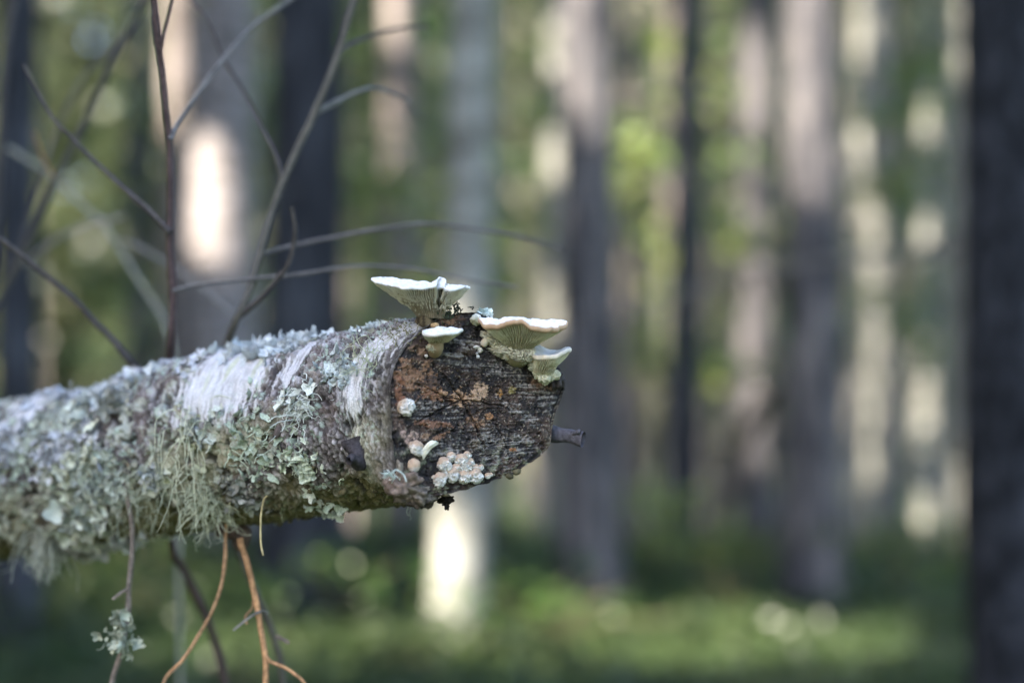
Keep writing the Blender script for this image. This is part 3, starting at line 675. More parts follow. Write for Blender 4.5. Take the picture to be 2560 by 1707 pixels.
def closed_path(pts, n):
    pts = np.asarray(pts, float); k = len(pts); t = np.linspace(0, k, n, endpoint=False); i = t.astype(int); f = (t - i)[:, None]
    p0, p1, p2, p3 = pts[(i - 1) % k], pts[i % k], pts[(i + 1) % k], pts[(i + 2) % k]
    P = 0.5 * ((2 * p1) + (-p0 + p2) * f + (2 * p0 - 5 * p1 + 4 * p2 - p3) * f ** 2 + (-p0 + 3 * p1 - 3 * p2 + p3) * f ** 3)
    seg = np.linalg.norm(np.diff(np.vstack([P, P[:1]]), axis=0), axis=1); s = np.concatenate([[0], np.cumsum(seg)])
    tgt = np.linspace(0, s[-1], n, endpoint=False); PP = np.vstack([P, P[:1]])
    return np.stack([np.interp(tgt, s, PP[:, j]) for j in range(P.shape[1])], -1), s[-1]

def bracket(t, rim, Yb, stem, stem_dy, stem_r, pitch, amp, th, cream, valley, top, edge, pz=1.0, sharp=1.1, cols_per=9, rows=64, dip=0.004, rough_top=0.0012, stem_rz=None, seed=1, teeth=0.5, fade=0.93):
    R3 = np.array([px(u, v, Yb + d) for u, v, d in rim]); _, L = closed_path(R3, 200)
    ng = max(12, int(round(L / pitch))); M = ng * cols_per
    R, L = closed_path(R3, M); R[:, 2] += 0.0006 * noise(R, 150, seed) + 0.0004 * noise(R, 420, seed + 6); rd = R - R.mean(0); rd[:, 2] = 0; R += rd / np.linalg.norm(rd, axis=1, keepdims=True) * (0.0009 * noise(R, 220, seed + 7))[:, None]
    ctr = R.mean(0); d = R - ctr; d[:, 2] = 0; d /= np.linalg.norm(d, axis=1, keepdims=True)
    S0 = px(stem[0], stem[1], Yb + stem_dy)
    st = S0 + d * np.array([stem_r, stem_r * 0.8, 0])
    low = R - np.array([0, 0, th * 0.5])
    s = np.linspace(0, 1, rows)[:, None, None]
    P = st[None] + (low - st)[None] * np.concatenate([s, s, s ** pz], 2)
    N = normals_grid(P)
    if N[rows // 2, :, 2].mean() > 0: N = -N
    q = np.arange(M) / cols_per; fl = P.reshape(-1, 3)
    qq = np.tile(q, rows) + 0.55 * noise(fl, 110, seed + 1) + 0.22 * noise(fl, 380, seed + 2)
    ss = np.repeat(s[:, 0, 0], M)
    rid = lambda x: (0.5 + 0.5 * np.cos(2 * np.pi * x)) ** sharp
    r = rid(qq / 2) * (1 - sst(0.30, 0.60, ss)) + rid(qq) * sst(0.30, 0.60, ss)
    br = sst(-0.15, 0.25, noise(fl * np.array([1, 1, 0.8]), 520, seed + 3) + (ss - 0.35) * 1.6)
    r = r * (1 - teeth + teeth * br)
    am = amp * sst(1.0, fade, ss) * (0.35 + 0.65 * sst(0, 0.15, ss)) * (0.75 + 0.5 * noise(fl, 60, seed + 4))
    fl = fl + N.reshape(-1, 3) * (am * (r - 0.85) + 0.0007 * noise(fl, 180, seed + 5) * sst(1, .9, ss))[:, None]
    c = mixc(valley, cream, np.clip(0.15 + r, 0, 1)); c = mixc(c, np.asarray(valley) * 0.7, (1 - sst(0.05, 0.45, ss)) * 0.6)  # painted shade: gaps between gills darker, deepening towards the stem
    c = mixc(c, edge, sst(fade - 0.02, 1.0, ss) * 0.7)
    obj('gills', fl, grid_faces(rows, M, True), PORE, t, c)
    # rim and upper skin on fewer columns
    Rr = R[::3]; dd = d[::3]; m = len(Rr); rowsP = []; cc = []
    for a in np.linspace(-90, 90, 10):
        a = math.radians(a); rowsP.append(Rr + dd * (math.cos(a) * th * 0.42) + np.array([0, 0, math.sin(a) * th * 0.5])); cc.append(mixc(np.broadcast_to(edge, Rr.shape), top, np.full(m, sst(0.86, 1.0, math.sin(a)))))
    cen = Rr.mean(0) + np.array([0, 0, th * 0.4 - dip])
    for k in np.linspace(0.03, 1, 26):
        p = Rr + (cen - Rr) * k + np.array([0, 0, th * 0.5]) * (1 - k); p[:, 2] -= dip * math.sin(min(k, 1) * math.pi * 0.5) * 0.3
        p[:, 2] += (rough_top * fbm(p, 260, 3, seed + 8) + rough_top * 1.2 * noise(p, 90, seed + 9)) * min(1, k * 6) * min(1, (1.02 - k) * 3); rowsP.append(p)
        cc.append(mixc(np.broadcast_to(top, Rr.shape), np.asarray(top) * 0.82, sst(0.0, 0.6, noise(p, 300, seed + 11))))
    obj('cap', np.concatenate(rowsP), grid_faces(len(rowsP), m, True), FUNG, t, np.concatenate(cc))
    return S0

CREAM, TAN, WHITE = (0.60, 0.57, 0.44), (0.52, 0.41, 0.31), (0.76, 0.74, 0.72)

def knob(ctr, r3, seed, parent, name='body', top=(0.45, 0.33, 0.235), pore=(0.76, 0.72, 0.67), pdir=(0.15, -0.25, -1.0), cut=0.05, amp=0.42, fr=2.4, sub=5, lump_=0.14):
    V, F = ico(sub); pd = np.array(pdir); pd = pd / np.linalg.norm(pd)
    m = sst(cut - 0.25, cut + 0.35, V @ pd + 0.25 * noise(V, 2.2, seed))
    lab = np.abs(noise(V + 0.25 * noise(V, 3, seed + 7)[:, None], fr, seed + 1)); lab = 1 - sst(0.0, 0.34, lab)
    dsp = 1 + lump_ * fbm(V, 1.3, 2, seed + 3) + m * amp * (lab - 0.55) + 0.02 * noise(V, 7, seed + 2)
    P = np.asarray(ctr) + V * dsp[:, None] * np.array(r3)
    c = mixc(np.asarray(top) * (1 + 0.12 * noise(V, 2, seed + 4))[:, None], np.asarray(pore)[None] * (0.62 + 0.38 * lab)[:, None], m)  # pore hollows darkened in colour to stand for their inner shade
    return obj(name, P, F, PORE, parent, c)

PXM = 0.85 / FPX
def on_face(u, v, out): return on_cut(u, v) + NF * out

# uppermost bracket, a lobed funnel with a curled fold
Ya = cut_depth(1075, 792) + 0.006
ta = thing('bracket_fungus', px(1070, 790, Ya), 'largest funnel-shaped fungus, its white rim curled in a fold, on top of the log', 'fungus', 'gilled fungi on the log end')
rimA = [(929, 700, -0.004), (955, 709, -0.016), (985, 716, -0.023), (1020, 721, -0.026), (1055, 720, -0.026), (1080, 718, -0.026), (1091, 713, -0.024), (1093, 702, -0.015), (1099, 696, -0.010), (1107, 697, -0.009), (1113, 704, -0.013), (1109, 719, -0.022), (1122, 726, -0.025),
        (1142, 725, -0.021), (1160, 718, -0.014), (1172, 719, -0.004), (1160, 716, 0.008), (1125, 713, 0.014), (1080, 709, 0.017), (1020, 702, 0.015), (965, 696, 0.010), (938, 696, 0.003)]
bracket(ta, rimA, Ya, (1076, 796), -0.001, 0.0078, 0.0015, 0.0026, 0.0013, (0.58, 0.545, 0.42), (0.15, 0.115, 0.065), (0.74, 0.73, 0.72), (0.70, 0.68, 0.66), pz=0.85, sharp=1.6, seed=21, dip=0.002, rough_top=0.0011, teeth=0.75)
V, F = tube(smooth_path([px(1066, 812, Ya + 0.001), px(1070, 800, Ya), px(1076, 788, Ya - 0.001)], 14), np.linspace(0.0075, 0.0070, 14), 40, bump=0.18, seed=4)
obj('stem', V, F, PORE, ta, mixc((0.05, 0.038, 0.025), (0.17, 0.135, 0.085), sst(-0.3, 0.4, noise(V * np.array([1, 1, 0.2]), 500, 3))))  # dark brown paints in the shade under the cap

# small capped bracket under it
Yb = cut_depth(1090, 860) - 0.012
tb = thing('bracket_fungus', on_cut(1085, 872), 'small white-capped fungus with a knobbly stalk on the cut face, below the largest funnel', 'fungus', 'gilled fungi on the log end')
rimB = [(1058, 832, -0.004), (1068, 837, -0.010), (1090, 838, -0.013), (1115, 835, -0.013), (1138, 832, -0.009), (1152, 828, -0.002), (1140, 823, 0.007), (1112, 821, 0.010), (1085, 823, 0.009), (1066, 828, 0.004)]
bracket(tb, rimB, Yb, (1092, 862), 0.001, 0.0028, 0.0015, 0.0018, 0.0020, (0.60, 0.56, 0.42), (0.25, 0.20, 0.12), (0.80, 0.78, 0.76), (0.70, 0.67, 0.62), pz=1.2, seed=33, dip=0.001, teeth=0.4)
V, F = tube(smooth_path([px(1097, 850, Yb), px(1093, 862, Yb + 0.001), px(1088, 872, Yb + 0.006), px(1086, 878, Yb + 0.016)], 14), np.linspace(0.0032, 0.0045, 14), 28, bump=0.2)
obj('stem', V, F, PORE, tb, np.array((0.34, 0.26, 0.17)))
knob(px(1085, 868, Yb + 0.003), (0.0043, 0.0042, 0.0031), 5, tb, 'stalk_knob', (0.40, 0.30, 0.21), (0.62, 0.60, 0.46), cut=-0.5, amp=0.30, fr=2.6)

# large wavy bracket
Yc = cut_depth(1290, 870) - 0.006
tcx = thing('bracket_fungus', on_cut(1280, 880), 'broad wavy fungus with a thick tan rim and greenish gills on the cut face', 'fungus', 'gilled fungi on the log end')
rimC = [(1201, 804, -0.012), (1211, 814, -0.018), (1232, 816, -0.022), (1255, 812, -0.024), (1280, 806, -0.026), (1300, 804, -0.026), (1313, 808, -0.026), (1326, 817, -0.026), (1345, 822, -0.025), (1370, 824, -0.022), (1395, 822, -0.015), (1412, 812, -0.005), (1408, 805, 0.006),
        (1380, 804, 0.014), (1345, 807, 0.018), (1300, 799, 0.020), (1270, 797, 0.016), (1240, 804, 0.010), (1212, 802, -0.004)]
bracket(tcx, rimC, Yc, (1300, 872), -0.004, 0.0075, 0.0015, 0.0023, 0.0032, (0.60, 0.57, 0.41), (0.25, 0.22, 0.12), (0.76, 0.74, 0.71), (0.44, 0.30, 0.19), pz=0.95, sharp=1.4, seed=45, dip=0.001, teeth=0.35, fade=0.90)
mbk = MB()
def pore_mass(u, v, dy, r3, seed, name, parent, top=(0.50, 0.42, 0.32), pore=(0.64, 0.60, 0.46), Yr=None, rot=0.0, fr=(5.5, 5.5, 2.6)):
    V, F = ico(6); W = V * np.array(fr); lab = 1 - sst(0.0, 0.30, np.abs(noise(W + 0.4 * noise(V, 3, seed)[:, None], 1.0, seed + 1)))
    lab2 = noise(V * np.array(fr) * 1.9, 1.0, seed + 4)
    m = sst(0.75, 0.2, V[:, 2] + 0.2 * noise(V, 2.5, seed + 2))
    d = 1 + 0.16 * fbm(V, 1.4, 2, seed + 3) + m * (0.30 * (lab - 0.5) + 0.08 * lab2)
    P = V * d[:, None] * np.array(r3); ca, sa = math.cos(rot), math.sin(rot); P = np.column_stack([P[:, 0] * ca - P[:, 2] * sa, P[:, 1], P[:, 0] * sa + P[:, 2] * ca])
    c = mixc(np.broadcast_to(np.asarray(top, float), V.shape), np.asarray(pore)[None] * (0.5 + 0.5 * lab)[:, None], m)  # shade of the hollows painted into the pore colour
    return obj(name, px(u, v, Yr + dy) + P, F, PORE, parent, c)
pore_mass(1283, 876, 0.000, (0.0150, 0.0085, 0.0062), 61, 'pore_mass', tcx, Yr=Yc, rot=-0.22, fr=(6.5, 6.5, 3.0))
pore_mass(1244, 852, -0.002, (0.0100, 0.0060, 0.0038), 63, 'pore_mass', tcx, Yr=Yc, rot=-0.45, fr=(5, 5, 2.6))
pore_mass(1308, 884, -0.002, (0.0072, 0.0070, 0.0055), 64, 'pore_mass', tcx, Yr=Yc, rot=0.1)
V, F = tube(smooth_path([px(1224, 843, Yc - 0.003), px(1214, 852, Yc - 0.005), px(1207, 864, Yc - 0.003)], 12), np.array([.0018, .0019, .002, .002, .0019, .002, .0021, .0022, .0023, .0022, .0018, .001]), 16, bump=0.15)
obj('finger', V, F, PORE, tcx, np.array((0.60, 0.54, 0.43)))
V, F = tube(smooth_path([px(1296, 892, Yc + 0.02), px(1296, 880, Yc + 0.004), px(1300, 868, Yc - 0.003)], 10), np.linspace(0.008, 0.009, 10), 24, bump=0.1)
obj('stem', V, F, PORE, tcx, np.array((0.30, 0.27, 0.16)))

# small spoon-shaped bracket beside it
Yd = cut_depth(1365, 910) - 0.010
td = thing('bracket_fungus', on_cut(1362, 930), 'small spoon-shaped fungus on a lumpy foot tucked under the broad wavy one', 'fungus', 'gilled fungi on the log end')
rimD = [(1336, 889, -0.010), (1350, 894, -0.014), (1372, 895, -0.016), (1396, 889, -0.014), (1414, 880, -0.008), (1422, 874, 0.000), (1408, 877, 0.008), (1385, 882, 0.012), (1362, 876, 0.012), (1345, 868, 0.008), (1334, 876, -0.002)]
bracket(td, rimD, Yd, (1358, 932), -0.004, 0.0060, 0.0014, 0.0020, 0.0030, (0.60, 0.57, 0.41), (0.25, 0.22, 0.12), (0.66, 0.63, 0.58), (0.62, 0.55, 0.44), pz=0.9, seed=57, dip=0.003, rough_top=0.0004, teeth=0.3)
for (u, v, r, sd) in [(1345, 933, 0.0034, 1), (1362, 943, 0.0044, 2), (1352, 924, 0.0042, 3), (1376, 938, 0.0035, 4), (1389, 937, 0.0030, 5), (1336, 915, 0.0038, 6), (1370, 925, 0.0042, 8)]:
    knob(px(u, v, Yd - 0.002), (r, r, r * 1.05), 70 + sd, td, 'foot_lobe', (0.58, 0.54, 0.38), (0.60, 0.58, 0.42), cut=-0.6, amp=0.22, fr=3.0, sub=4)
V, F = tube(smooth_path([on_cut(1360, 935) - NF * 0.004, px(1362, 930, Yd), px(1364, 920, Yd - 0.002)], 8), 0.0055, 20, bump=0.1); obj('stem', V, F, PORE, td, np.array((0.4, 0.37, 0.25)))

# knobs and buttons on the face
def button(u, v, rpx, label, seed, out=0.35, sq=(1, 1, 1), parts=None, **k):
    r = rpx * PXM; t = thing('fungus_button', on_cut(u, v), label, 'fungus', 'young knobs of fungus on the cut face')
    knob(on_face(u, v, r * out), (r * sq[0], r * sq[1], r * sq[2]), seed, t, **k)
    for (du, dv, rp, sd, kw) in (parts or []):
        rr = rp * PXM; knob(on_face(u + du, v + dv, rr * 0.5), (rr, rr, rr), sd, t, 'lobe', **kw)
    return t
button(1012, 1018, 20, 'tan and white knob alone on the brown patch of the cut face', 101, 0.4, (1.05, 0.9, 1.05), pdir=(0.9, -0.5, -0.45), cut=-0.15, amp=0.26)
tt_ = button(1038, 1119, 16, 'tan fungus knob with a folded pale ear, above a single round button', 102, 0.5, (1.05, 1, 1.15), pdir=(-0.1, -0.4, -1), cut=0.0, amp=0.08, parts=[(9, 9, 12, 103, dict(amp=0.08, cut=-0.1)), (-8, -7, 9, 104, dict(amp=0.05))])
earV, earF = ico(5); e = earV.copy(); e = np.column_stack([e[:, 0] * 0.0062, e[:, 1] * 0.004, e[:, 2] * 0.0022 - 0.0025 * (e[:, 0] ** 2) + 0.0022 * e[:, 0]]); e *= (1 + 0.22 * noise(earV, 1.8, 5))[:, None]
ca, sa = math.cos(0.5), math.sin(0.5); e = np.column_stack([e[:, 0] * ca - e[:, 2] * sa, e[:, 1], e[:, 0] * sa + e[:, 2] * ca])
obj('ear', on_face(1066, 1118, 0.003) + e, earF, PORE, tt_, np.array((0.68, 0.66, 0.54)))
button(1032, 1163, 15.5, 'single round smooth tan button beside the torn bark', 105, 0.5, (1, 1, 1.12), pdir=(0.1, -0.2, -1), cut=0.45, amp=0.06, lump_=0.07)
button(1188, 800, 15, 'fuzzy cream knob at the top edge of the cut face', 106, 0.4, (1.05, 1, 0.95), top=(0.62, 0.58, 0.48), pore=(0.55, 0.52, 0.34), amp=0.02, lump_=0.2)
button(1086, 814, 9.5, 'tiny orange-tan knob just above the small white cap', 107, 0.4, (1.15, 1, 0.8), top=(0.50, 0.33, 0.17), pore=(0.5, 0.35, 0.2), amp=0.10, fr=6, sub=4)
button(1218, 1189, 8, 'tiny pinkish double bead past the end of the knobbly cluster', 108, 0.4, (1, 1, 1), sub=4, amp=0.05, parts=[(8, -3, 5.5, 109, dict(sub=3, amp=0.03))])
button(1190, 868, 6.5, 'tiny white curl of young fungus near the stalk of the broad fungus', 110, 0.4, (1.3, 1, 0.7), top=(0.66, 0.64, 0.6), pore=(0.66, 0.64, 0.6), sub=4, amp=0.05, parts=[(9, 8, 6.5, 111, dict(top=(0.64, 0.6, 0.52), sub=4, amp=0.04)), (4, 24, 4.5, 112, dict(top=(0.68, 0.67, 0.66), sub=3, amp=0.05)), (2, 16, 3.5, 113, dict(top=(0.4, 0.38, 0.4), sub=3))])
button(1065, 890, 4.5, 'tiny white bead on the flaky bark below the small white cap', 114, 0.4, top=(0.7, 0.68, 0.66), pore=(0.7, 0.68, 0.66), sub=3, amp=0.03)
tcl = thing('fungus_cluster', on_cut(1140, 1190), 'crowded cluster of tan knobs with white wrinkled pores low on the cut face', 'fungus')
for (u, v, r, sd, sx) in [(1107, 1160, 17, 1, 1.0), (1126, 1141, 12, 2, 1.0), (1150, 1150, 16, 3, 1.1), (1166, 1138, 10, 4, 1.0), (1160, 1165, 15, 5, 1.15), (1186, 1170, 10.5, 6, 1.1), (1201, 1168, 7.5, 7, 1.0), (1128, 1186, 17, 8, 1.05), (1157, 1190, 16, 9, 0.95), (1184, 1188, 18, 10, 1.05), (1097, 1196, 15, 11, 1.05), (1096, 1208, 11, 12, 1.0), (1112, 1180, 11, 13, 1.0), (1140, 1170, 12, 14, 1.2), (1083, 1192, 5, 15, 1.0), (1172, 1155, 11, 16, 1.0)]:
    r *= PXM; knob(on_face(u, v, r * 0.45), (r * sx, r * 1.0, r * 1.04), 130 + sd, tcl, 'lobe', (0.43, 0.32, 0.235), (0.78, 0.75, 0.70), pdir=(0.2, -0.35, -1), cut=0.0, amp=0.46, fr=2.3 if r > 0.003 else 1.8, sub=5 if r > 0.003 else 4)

# ------------------------------------------------------------------ lichen
LICH = vmat('leafy_lichen', rough=0.95, spec=0.08, tint=0.25, tint_scale=900, trans=0.12, bump_scale=1500, bump=0.4, bump_dist=0.0004)
BEARD = vmat('beard_lichen', rough=0.95, spec=0.05, tint=0.2, tint_scale=700, trans=0.1)
def lobes(Pc, N, size, rng, curl=0.35):
    """Ragged lichen lobes lying on normals N."""
    n = len(Pc); k = 15; th = np.linspace(0, 2 * np.pi, k, endpoint=False)
    a = rng.normal(size=(n, 3)); a -= (a * N).sum(1, keepdims=True) * N; a /= np.linalg.norm(a, axis=1, keepdims=True); b = np.cross(N, a)
    s = (size * rng.uniform(0.5, 1.5, n))[:, None]
    el = rng.uniform(0.5, 1.0, (n, 1)); ph = rng.uniform(0, 6.28, (n, 1)); fr = rng.randint(3, 6, (n, 1))
    ro = 1 + 0.25 * np.cos(fr * th + ph) + rng.uniform(-0.13, 0.13, (n, k))
    def ring(rf, zf, zr):
        x = rf * ro * np.cos(th); y = rf * ro * np.sin(th) * el; z = zf * curl * ro + zr * rng.normal(size=(n, k)) * curl + 0.35 * x * rng.uniform(-0.6, 1, (n, 1))
        return Pc[:, None] + s[:, :, None] * (x[..., None] * a[:, None] + y[..., None] * b[:, None] + z[..., None] * N[:, None])
    V = np.concatenate([Pc[:, None] + 0.05 * s[:, :, None] * N[:, None], ring(0.5, 0.1, 0.08), ring(1.0, 0.7, 0.2)], 1)
    j = np.arange(k); j2 = (j + 1) % k; T = []
    T += [[0, 1 + x, 1 + y] for x, y in zip(j, j2)]
    for x, y in zip(j, j2): T += [[1 + x, 1 + k + x, 1 + k + y], [1 + x, 1 + k + y, 1 + y]]
    T = np.array(T); m = 1 + 2 * k
    F = (np.arange(n)[:, None, None] * m + T[None]).reshape(-1, 3)
    return V.reshape(-1, 3), F, m

def strand(p0, d0, L, rng, n=14, curl=0.5, grav=0.6, rad=0.0003):
    d = np.array(d0, float); P = [np.array(p0, float)]
    for k in range(n):
        d = d + rng.normal(0, curl, 3) * 0.6 + np.array([0, 0, -grav]) * 0.25; d /= np.linalg.norm(d); P.append(P[-1] + d * L / n)
    return tube(smooth_path(P, n * 2), np.linspace(rad * 1.15, rad * 0.55, n * 2), 4, cap=False)

rl = np.random.RandomState(5)
BNF = BNG.reshape(-1, 3)
vis = np.where(_front & (T2 > 0.05) & (T2 < 0.52) & (skin < 0.5))[0]
pat = noise(Q[vis], 30, 71) + 0.6 * noise(Q[vis], 75, 72)
wgt = (0.10 + 1.5 * sst(0.06, 0.30, T2[vis])) * sst(0.05, 0.5, pat) ** 1.5; wgt /= wgt.sum()
pick = rl.choice(vis, 1500, p=wgt, replace=False)
V, F, m = lobes(BV[pick] + BNF[pick] * (0.0004 + 0.004 * rl.uniform(0, 1, (len(pick), 1)) ** 2 * sst(0.1, 0.35, T2[pick])[:, None]), BNF[pick], 0.0019, rl, 0.2)
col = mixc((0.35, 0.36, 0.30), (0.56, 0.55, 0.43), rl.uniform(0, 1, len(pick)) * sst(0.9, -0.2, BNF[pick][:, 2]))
col = mixc(col, (0.56, 0.57, 0.60), sst(0.45, 0.9, BNF[pick][:, 2]) * 0.8) * rl.uniform(0.6, 1.2, (len(pick), 1))  # upward flakes tinted pale blue: sky light put into the colour
col = mixc(col, (0.26, 0.20, 0.14), (rl.uniform(0, 1, len(pick)) < 0.08) * 0.9)
LV, LF, LC = [V], [F], [np.repeat(col, m, 0)]; tot = len(V)
cw = (0.05 + 1.2 * sst(0.10, 0.30, T2[vis])) * sst(0.0, 0.4, pat); cw /= cw.sum()
for ci in rl.choice(vis, 58, p=cw, replace=False):
    nl = rl.randint(14, 60); sp_ = rl.uniform(0.003, 0.009); d2 = ((BV[vis] - BV[ci]) ** 2).sum(1); wq = np.exp(-d2 / (2 * sp_ ** 2)); ii = rl.choice(vis, nl, p=wq / wq.sum())
    Nn = BNF[ii] + rl.normal(0, 0.35, (nl, 3)); Nn /= np.linalg.norm(Nn, axis=1, keepdims=True); sz = rl.uniform(0.0018, 0.0042) * (1 + 0.6 * sst(0.2, 0.4, T2[ci]))
    V, F, m = lobes(BV[ii] + BNF[ii] * rl.uniform(0.0003, 0.004, (nl, 1)), Nn, sz, rl, rl.uniform(0.3, 0.7))
    base = np.array([(0.44, 0.46, 0.40), (0.64, 0.65, 0.52), (0.56, 0.58, 0.57), (0.32, 0.32, 0.28), (0.62, 0.65, 0.57)])[rl.randint(5)]
    if BNF[ci][2] > 0.5: base = np.array((0.62, 0.62, 0.65))  # upward clumps get a painted sky-light tint too
    LV.append(V); LF.append(F + tot); LC.append(np.repeat(base * rl.uniform(0.5, 1.15, (nl, 1)), m, 0)); tot += len(V)
V, F = np.concatenate(LV), np.concatenate(LF)
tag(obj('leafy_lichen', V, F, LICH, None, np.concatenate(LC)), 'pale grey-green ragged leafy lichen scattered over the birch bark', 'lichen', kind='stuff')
vis2 = np.where(_front & (T2 > 0.02) & (T2 < 0.52))[0]
w2 = 0.06 + 1.0 * sst(0.16, 0.30, T2[vis2]) * sst(0.6, -0.2, BNF[vis2][:, 2]); w2 = w2 * sst(-0.3, 0.4, noise(Q[vis2], 45, 90)); w2 /= w2.sum()
pk = rl.choice(vis2, 260, p=w2, replace=False); mb = MB()
for i in pk:
    V, F = strand(BV[i], BNF[i] + rl.normal(0, 0.5, 3), rl.uniform(0.006, 0.022), rl, 8, 0.75, 0.5, 0.00026); mb.add(V, F, np.array((0.50, 0.52, 0.38)) * rl.uniform(0.6, 1.15))
tag(mb.build('thread_lichen', BEARD), 'fine pale thread lichen straggling over the bark', 'lichen', kind='stuff')

_sub = np.where(T2 < 0.53)[0][::5]
def surf_points(b0, bn, spread, n, rr, on_bark=True):
    if not on_bark: return b0 + rr.normal(0, spread, (n, 3)), np.repeat(bn[None], n, 0)
    d2 = ((BV[_sub] - b0) ** 2).sum(1); w_ = np.exp(-d2 / (2 * spread ** 2)); i = rr.choice(_sub, n, p=w_ / w_.sum())
    return BV[i], BNF[i]
def tuft(u, v, label, n, L, spread, col, curl=0.6, grav=0.8, rad=0.0003, base=None, name='beard_lichen', leafy=0, lsize=0.0034):
    rr = np.random.RandomState(int(u * 3 + v)); b0, bn = bark_at(u, v) if base is None else base
    t = thing(name, b0, label, 'lichen', 'lichen tufts on the log'); mb = MB()
    for k in range(n):
        p = (surf_points(b0, bn, spread, 1, rr, base is None)[0][0]) - bn * 0.001
        V, F = strand(p, bn * 0.7 + rr.normal(0, 0.5, 3), L * rr.uniform(0.5, 1.2), rr, 12, curl, grav, rad * rr.uniform(0.7, 1.3)); mb.add(V, F, np.asarray(col) * rr.uniform(0.7, 1.15))
    mb.build('strands', BEARD, t)
    if leafy:
        P, N = surf_points(b0, bn, spread * 1.3, leafy, rr, base is None); N = N + rr.normal(0, 0.45, (leafy, 3)); N /= np.linalg.norm(N, axis=1, keepdims=True)
        V, F, m = lobes(P + N * 0.0006, N, lsize, rr, 0.7); obj('lobes', V, F, LICH, t, np.repeat(np.asarray(col) * rr.uniform(0.7, 1.2, (leafy, 1)), m, 0))
    return t
PG = (0.60, 0.62, 0.46); BG_ = (0.56, 0.60, 0.58)
tuft(505, 1235, 'large pale yellowish beard of lichen hanging over the underside above the orange twigs', 150, 0.034, 0.0085, PG, 0.85, 0.75, 0.00028)
tuft(545, 1165, 'pale yellow-green lichen clump above the large hanging beard', 70, 0.024, 0.008, PG, 0.85, 0.4, 0.0003, leafy=26)
tuft(470, 1090, 'long thin lichen strings hanging down the front beside the dark knothole', 26, 0.055, 0.010, (0.55, 0.56, 0.40), 0.35, 1.5, 0.0003, leafy=14)
tuft(115, 1345, 'shaggy grey lichen beard hanging below the far part of the log', 90, 0.030, 0.0060, (0.46, 0.47, 0.39), 0.5, 1.6, 0.0004, leafy=20)
tuft(240, 1180, 'grey-green lichen fringe hanging in front of the shadowed hollow', 44, 0.026, 0.009, (0.46, 0.50, 0.43), 0.7, 0.9, 0.0004, leafy=50)
tuft(60, 1130, 'pale lichen rosette where the log is most shaggy', 24, 0.02, 0.008, (0.52, 0.56, 0.46), 0.7, 0.6, 0.0004, leafy=40)
tuft(360, 1210, 'olive-grey lichen beard beside the dark dead twig', 34, 0.034, 0.007, (0.42, 0.44, 0.33), 0.7, 0.9, 0.0003, leafy=20)
tuft(740, 1010, 'branched whitish lichen sprig in the middle of the bark', 60, 0.022, 0.0055, (0.64, 0.66, 0.60), 0.7, 0.5, 0.0004, leafy=16)
tuft(745, 1160, 'mint-white lichen patch on the lower bark', 40, 0.012, 0.006, (0.60, 0.64, 0.50), 0.9, 0.3, 0.0004, leafy=44)
tuft(620, 1110, 'mint-green leafy lichen patch on the flank of the log', 34, 0.016, 0.010, (0.50, 0.56, 0.44), 0.8, 0.5, 0.0004, leafy=60)
tuft(835, 935, 'blue-grey leafy lichen below the pale peeled skin', 22, 0.012, 0.006, BG_, 0.8, 0.2, 0.0004, leafy=40)
tuft(915, 900, 'fine green threads combed across the bark near the cut face', 36, 0.022, 0.006, (0.46, 0.50, 0.32), 0.6, 0.2, 0.00022)
tuft(690, 842, 'frosty pale blue lichen crest standing up on top of the log', 40, 0.012, 0.009, (0.62, 0.65, 0.66), 0.6, -0.9, 0.0006, leafy=110, name='crest_lichen', lsize=0.0050)
tuft(620, 868, 'grey frilled lichen on top of the log beside the frosty crest', 16, 0.008, 0.009, (0.50, 0.54, 0.55), 0.6, -0.4, 0.0005, leafy=110, name='crest_lichen', lsize=0.0044)
tuft(760, 850, 'broad frilled lichen plates lying on the top of the log', 10, 0.008, 0.008, (0.55, 0.58, 0.58), 0.6, -0.4, 0.0005, leafy=80, name='crest_lichen')
tuft(945, 812, 'small white lichen flakes on the top edge behind the largest funnel', 14, 0.006, 0.006, (0.60, 0.64, 0.62), 0.7, -0.3, 0.0004, leafy=60, name='crest_lichen', lsize=0.0018)
tuft(300, 965, 'whitish lichen knobs along the top of the log beside the forked sapling', 10, 0.010, 0.014, (0.56, 0.58, 0.60), 0.7, -0.3, 0.0006, leafy=90, name='crest_lichen')
tuft(180, 985, 'bluish lichen knobs on the shaggiest top of the log', 10, 0.010, 0.014, (0.52, 0.54, 0.58), 0.7, -0.3, 0.0006, leafy=80, name='crest_lichen')
tuft(1232, 795, 'tiny mint lichen scrap behind the broad wavy fungus', 8, 0.005, 0.002, (0.60, 0.68, 0.64), 0.7, -0.6, 0.0004, base=(on_cut(1222, 792) - NF * 0.006, np.array([0.1, 0, 0.99])), leafy=16)
tuft(1085, 785, 'dark green moss tuft under the largest funnel', 60, 0.007, 0.004, (0.09, 0.11, 0.06), 0.9, -0.2, 0.0004, base=(on_cut(1100, 789) - NF * 0.004, np.array([0, -0.5, 0.86])), name='moss_tuft')
tuft(1140, 776, 'blackish moss crumbs on the top edge of the cut face', 40, 0.006, 0.0045, (0.06, 0.065, 0.05), 0.9, -0.4, 0.0004, base=(on_cut(1150, 781) - NF * 0.004, np.array([0, 0, 1.0])), name='moss_tuft')
tuft(1025, 845, 'olive moss fringe along the bark edge under the largest funnel', 90, 0.006, 0.005, (0.24, 0.23, 0.13), 0.9, -0.1, 0.0003, base=(on_cut(1022, 843) - NF * 0.008, np.array([-0.5, -0.5, 0.7])), name='moss_tuft')

